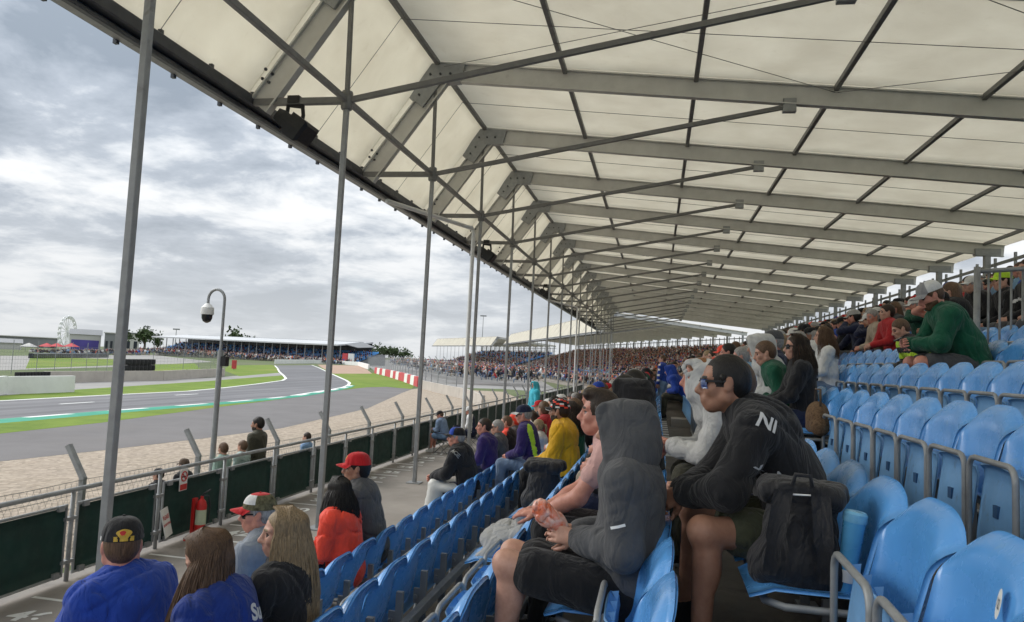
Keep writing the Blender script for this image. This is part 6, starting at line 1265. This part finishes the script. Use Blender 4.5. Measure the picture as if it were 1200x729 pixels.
for i, (x, y_, col, lab) in enumerate(((54, 413, M_REDW, 'red gazebo in the infield crowd beside the ferris wheel'), (66, 413, M_REDW, 'second red gazebo in the infield crowd'), (83, 413, M_REDW, 'red gazebo under the purple banner'), (33, 413, M_PALE, 'pale gazebo left of the red ones in the infield'))):
    p = far_at(x, y_, 330); t = thing('gazebo', lab, 'gazebo', p, .3); mb = MB(); mb.add([(-2.2, -2.2, 2.2), (2.2, -2.2, 2.2), (2.2, 2.2, 2.2), (-2.2, 2.2, 2.2), (0, 0, 3.6)], [(0, 1, 4), (1, 2, 4), (2, 3, 4), (3, 0, 4), (3, 2, 1, 0)]); mb.build('canopy', col, t)
    for sx in (-2.1, 2.1):
        for sy in (-2.1, 2.1): mb = MB(); mb.tube([(sx, sy, -1), (sx, sy, 2.2)], .06, 5); mb.build('leg', M_STEEL, t)
# red marshal post
p = gpix(274, 433.5); t = thing('marshal_panel', 'small red marshal panel on a post beside the infield grass', 'panel', p); mb = MB(); mb.box((-.35, -.2, .2), (.35, .2, 1.7)); mb.build('board', M_REDW, t); mb = MB(); mb.tube([(0, 0, -.2), (0, 0, .3)], .08, 6); mb.build('leg', M_STEEL, t)

# ================================================================== THINGS LEFT ON SEATS AND FLOOR
def backpack(label, loc, rz, s=1., straps=True, m=None):
    m = m or cloth((.014, .014, .017), 'nylon_black', rough=.6); t = thing('backpack', label, 'backpack', loc, rz); t.scale = (s, s, s)
    P = [ell((0, 0, .20), (.125, .165, .22), None, 0, .05), ell((0, 0, .09), (.125, .165, .10), None, 0, .05), ell((.02, 0, .36), (.10, .14, .08), None, 0, .05), cone((-.0, -.11, .06), (0, .11, .06), .11, .11, 0, .04)]
    link('main_body', to_mesh('pack', [grow(P, .009, fold=(.009, 30, 2))], [m], 2), t)
    P = [ell((.115, 0, .16), (.06, .13, .13), None, 0, .03)]; link('front_pocket', to_mesh('pocket', [grow(P, .009, fold=(.006, 30, 5))], [m], 2), t)
    P = [cone((.05, -.15, .40), (.05, .15, .40), .055, .055, 0, .04), cone((-.06, -.14, .38), (-.06, .14, .38), .05, .05, 0, .05), ell((-.0, 0, .42), (.12, .17, .035), None, 0, .03)]; link('lid', to_mesh('lid', [grow(P, .009, fold=(.008, 30, 8))], [m], 2), t)
    if straps:
        for sd_ in (-1, 1):
            mb = MB(); P = []
            for i in range(12):
                a = i / 11; zc_ = .40 - .36 * a; xo = -.135 - .045 * math.sin(a * math.pi) ; yc = sd_ * (.075 + .04 * a); wd = .036 - .012 * (a > .6); P.append([(xo, yc - wd, zc_), (xo - .012, yc, zc_), (xo, yc + wd, zc_)])
            mb.sheet(P, .012 * 1); mb.build('shoulder_strap', m, t, True)
        mb = MB(); mb.tube([(-.12, -.04, .43), (-.13, -.03, .475), (-.13, .03, .475), (-.12, .04, .43)], .010, 8); mb.build('grab_handle', m, t, True)
        mb = MB(); mb.tube([(-.13, -.05, .395), (-.135, .08, .385)], .004, 6); mb.build('zip', M_REFL, t)
    return t
bp = backpack('black backpack with padded straps standing on a blue seat', (ROWX[4] - .28, 2.86, ROWF[4] + .435), math.radians(78), .80); bp.rotation_euler = (.03, .08, math.radians(80)); occupy(4, 2.91, 'blue seat with its pan down under the black backpack')
bp2 = backpack('plain rounded black backpack leaning on a third row seat', (ROWX[2] - .22, 6.62, ROWF[2] + .44), math.radians(80), .95, False); occupy(2, 6.62)
# blue drinks bottle standing behind the backpack
t = thing('drinks_cup', 'tall pale blue plastic cup standing against the backrest behind the backpack', 'cup', (ROWX[4] - .135, 2.80, ROWF[4] + .43)); t.rotation_euler = (0, .12, 0); t.scale = (.82, .82, .82)
mb = MB(); mb.lathe([(.030, 0), (.033, .01), (.043, .26), (.045, .30)], (0, 0, 0), 20); smooth_angle(mb.build('cup_body', mat('cup_blue', (.10, .38, .68), .3, var=.1), t)); mb = MB(); mb.lathe([(.047, .30), (.049, .31), (.049, .335), (.04, .345), (.01, .347)], (0, 0, 0), 20); smooth_angle(mb.build('lid', mat('cup_lid', (.2, .5, .75), .3), t)); mb = MB(); mb.lathe([(.0395, .05), (.0405, .10)], (0, 0, 0), 20); mb.build('label_band', M_WHITE, t)
# orange pack in the hooded man's hands
P = [ell((0, 0, 0), (.085, .04, .055), None, 0, .03), ell((-.06, 0, .035), (.045, .04, .05), None, 0, .03), ell((.06, 0, -.02), (.05, .03, .04), None, 0, .02)]
m_pk, tk, bk_ = new_mat('orange_film'); setp(bk_, Roughness=.18); bk_.inputs['Coat Weight'].default_value = .6; tcn = tk.nodes.new('ShaderNodeTexCoord'); tk.links.new(ramp(tk, noise(tk, tcn.outputs['Object'], 16, 4, .6, .8), [(.38, (.72, .15, .06)), (.55, (.78, .42, .34)), (.7, (.82, .62, .55))]), bk_.inputs['Base Color'])
pk = link('snack_pack', to_mesh('pack', [grow(P, .006, fold=(.014, 80, 2))], [m_pk], 1), None, (-.115 - .31, 3.22 - .02, ROWF[3] + .79)); pk.scale = (.85, .85, .8); pk.rotation_euler = (0, .35, .2); tag(pk, 'crumpled orange plastic pack held on the lap of the charcoal hooded person', 'pack')
# grey jacket thrown over a third-row seat
P = [ell((0, 0, .10), (.17, .21, .09), None, 0, .05), ell((.08, .04, .06), (.14, .17, .08), None, 0, .05), cone((-.12, -.2, .12), (.17, -.14, .0), .055, .045, 0, .04), cone((-.10, .18, .14), (.17, .2, -.04), .06, .045, 0, .04), ell((-.12, 0, .17), (.07, .17, .09), None, 0, .04), cone((-.1, -.1, .22), (-.08, .14, .24), .045, .05, 0, .04)]
gj = link('jacket', to_mesh('jacket', [grow(P, .009, fold=(.018, 30, 6))], [C_GREY], 1), None, (ROWX[2] - .20, 5.12, ROWF[2] + .45)); gj.rotation_euler = (0, 0, math.pi); tag(gj, 'crumpled light grey hooded jacket lying on a third row seat', 'jacket'); occupy(2, 5.12)
# brown furry handbag
t = thing('handbag', 'brown furry handbag standing on a seat in front of the dark jacket', 'handbag', (ROWX[5] - .22, 6.62, ROWF[5] + .44)); M_FUR = mat('brown_fur', (.16, .095, .05), .95, var=.5, vscale=60, bump=1., bscale=160)
link('bag_body', to_mesh('bag', [grow([ell((0, 0, .13), (.09, .16, .13), None, 0, .03), cone((0, -.13, .05), (0, .13, .05), .07, .07, 0, .04)], .009, fold=(.008, 60, 3))], [M_FUR], 1), t); mb = MB(); mb.tube([(0, -.11, .22), (0, -.09, .36), (0, .09, .36), (0, .11, .22)], .009, 7); mb.build('handle', C_BROWN, t, True); occupy(5, 6.62)
# can and litter under the seats
t = thing('drinks_can', 'crushed silver drinks can on the floor by the bare legs', 'can', (ROWX[3] + .17, 2.62, ROWF[4])); mb = MB(); mb.lathe([(.026, 0), (.033, .008), (.033, .105), (.027, .118), (.026, .115)], (0, 0, 0), 18); smooth_angle(mb.build('can_body', mat('aluminium', (.6, .6, .6), .25, .9), t)); mb = MB(); mb.lathe([(.0335, .03), (.0335, .09)], (0, 0, 0), 18); mb.build('can_print', mat('can_print', (.12, .12, .13), .3), t)
for i, (x, y, a, lab) in enumerate(((.33, 2.60, .4, 'scrap of white paper beside the drinks can'), (.26, 2.70, 1.3, 'torn white wrapper beside the silver can'), (.42, 2.78, 2.2, 'white paper strip on the floor beside bare feet'))):
    mb = MB(); P = [[(-.035 + .07 * u, -.007 + .014 * v, .004 + .006 * math.sin(5 * u + i)) for v in (0, .5, 1)] for u in np.linspace(0, 1, 6)]; mb.sheet(P, .001); o = mb.build('paper_scrap', M_WHITE, None, True); o.location = (x, y, ROWF[4]); o.rotation_euler = (0, 0, a); tag(o, lab, 'litter')
# concrete half-step in the walkway
mb = MB(); mb.box((-.22, -.3, 0), (.22, .3, .16)); o = mb.build('step_block', M_CONC); o.location = (ROWX[4] - .25, 15.6, ROWF[4]); tag(o, 'pale block step standing in the empty walkway', 'step')
# barred guard railing in the upper rows
t = thing('guard_railing', 'steel railing with upright bars beside the people in black jackets', 'railing', (3.47, 9.05, ROWF[8] - .1)); Lr = 3.2; nx_, rise = 28, .30
mb = MB(); mb.tube([(0, 0, -.1), (0, 0, 1.55)], .034, 10); mb.build('end_post', M_STEEL, t, True); mb = MB(); mb.tube([(0, 0, 1.50), (Lr, .0, 1.50 + Lr * rise * .3)], .026, 8); mb.build('top_rail', M_STEEL, t, True); mb = MB(); mb.tube([(0, 0, .35), (Lr, 0, .35 + Lr * rise)], .02, 8); mb.build('bottom_rail', M_STEEL, t, True)
bar_ = MB(); bar_.tube([(0, 0, .2), (0, 0, 1.5)], .012, 6); bme = bar_.mesh('bar', M_STEEL, True)
for i in range(1, nx_): x = Lr * i / nx_; link('bar', bme, t, (x, 0, x * rise * .3)) 
build_seats(); sticker()
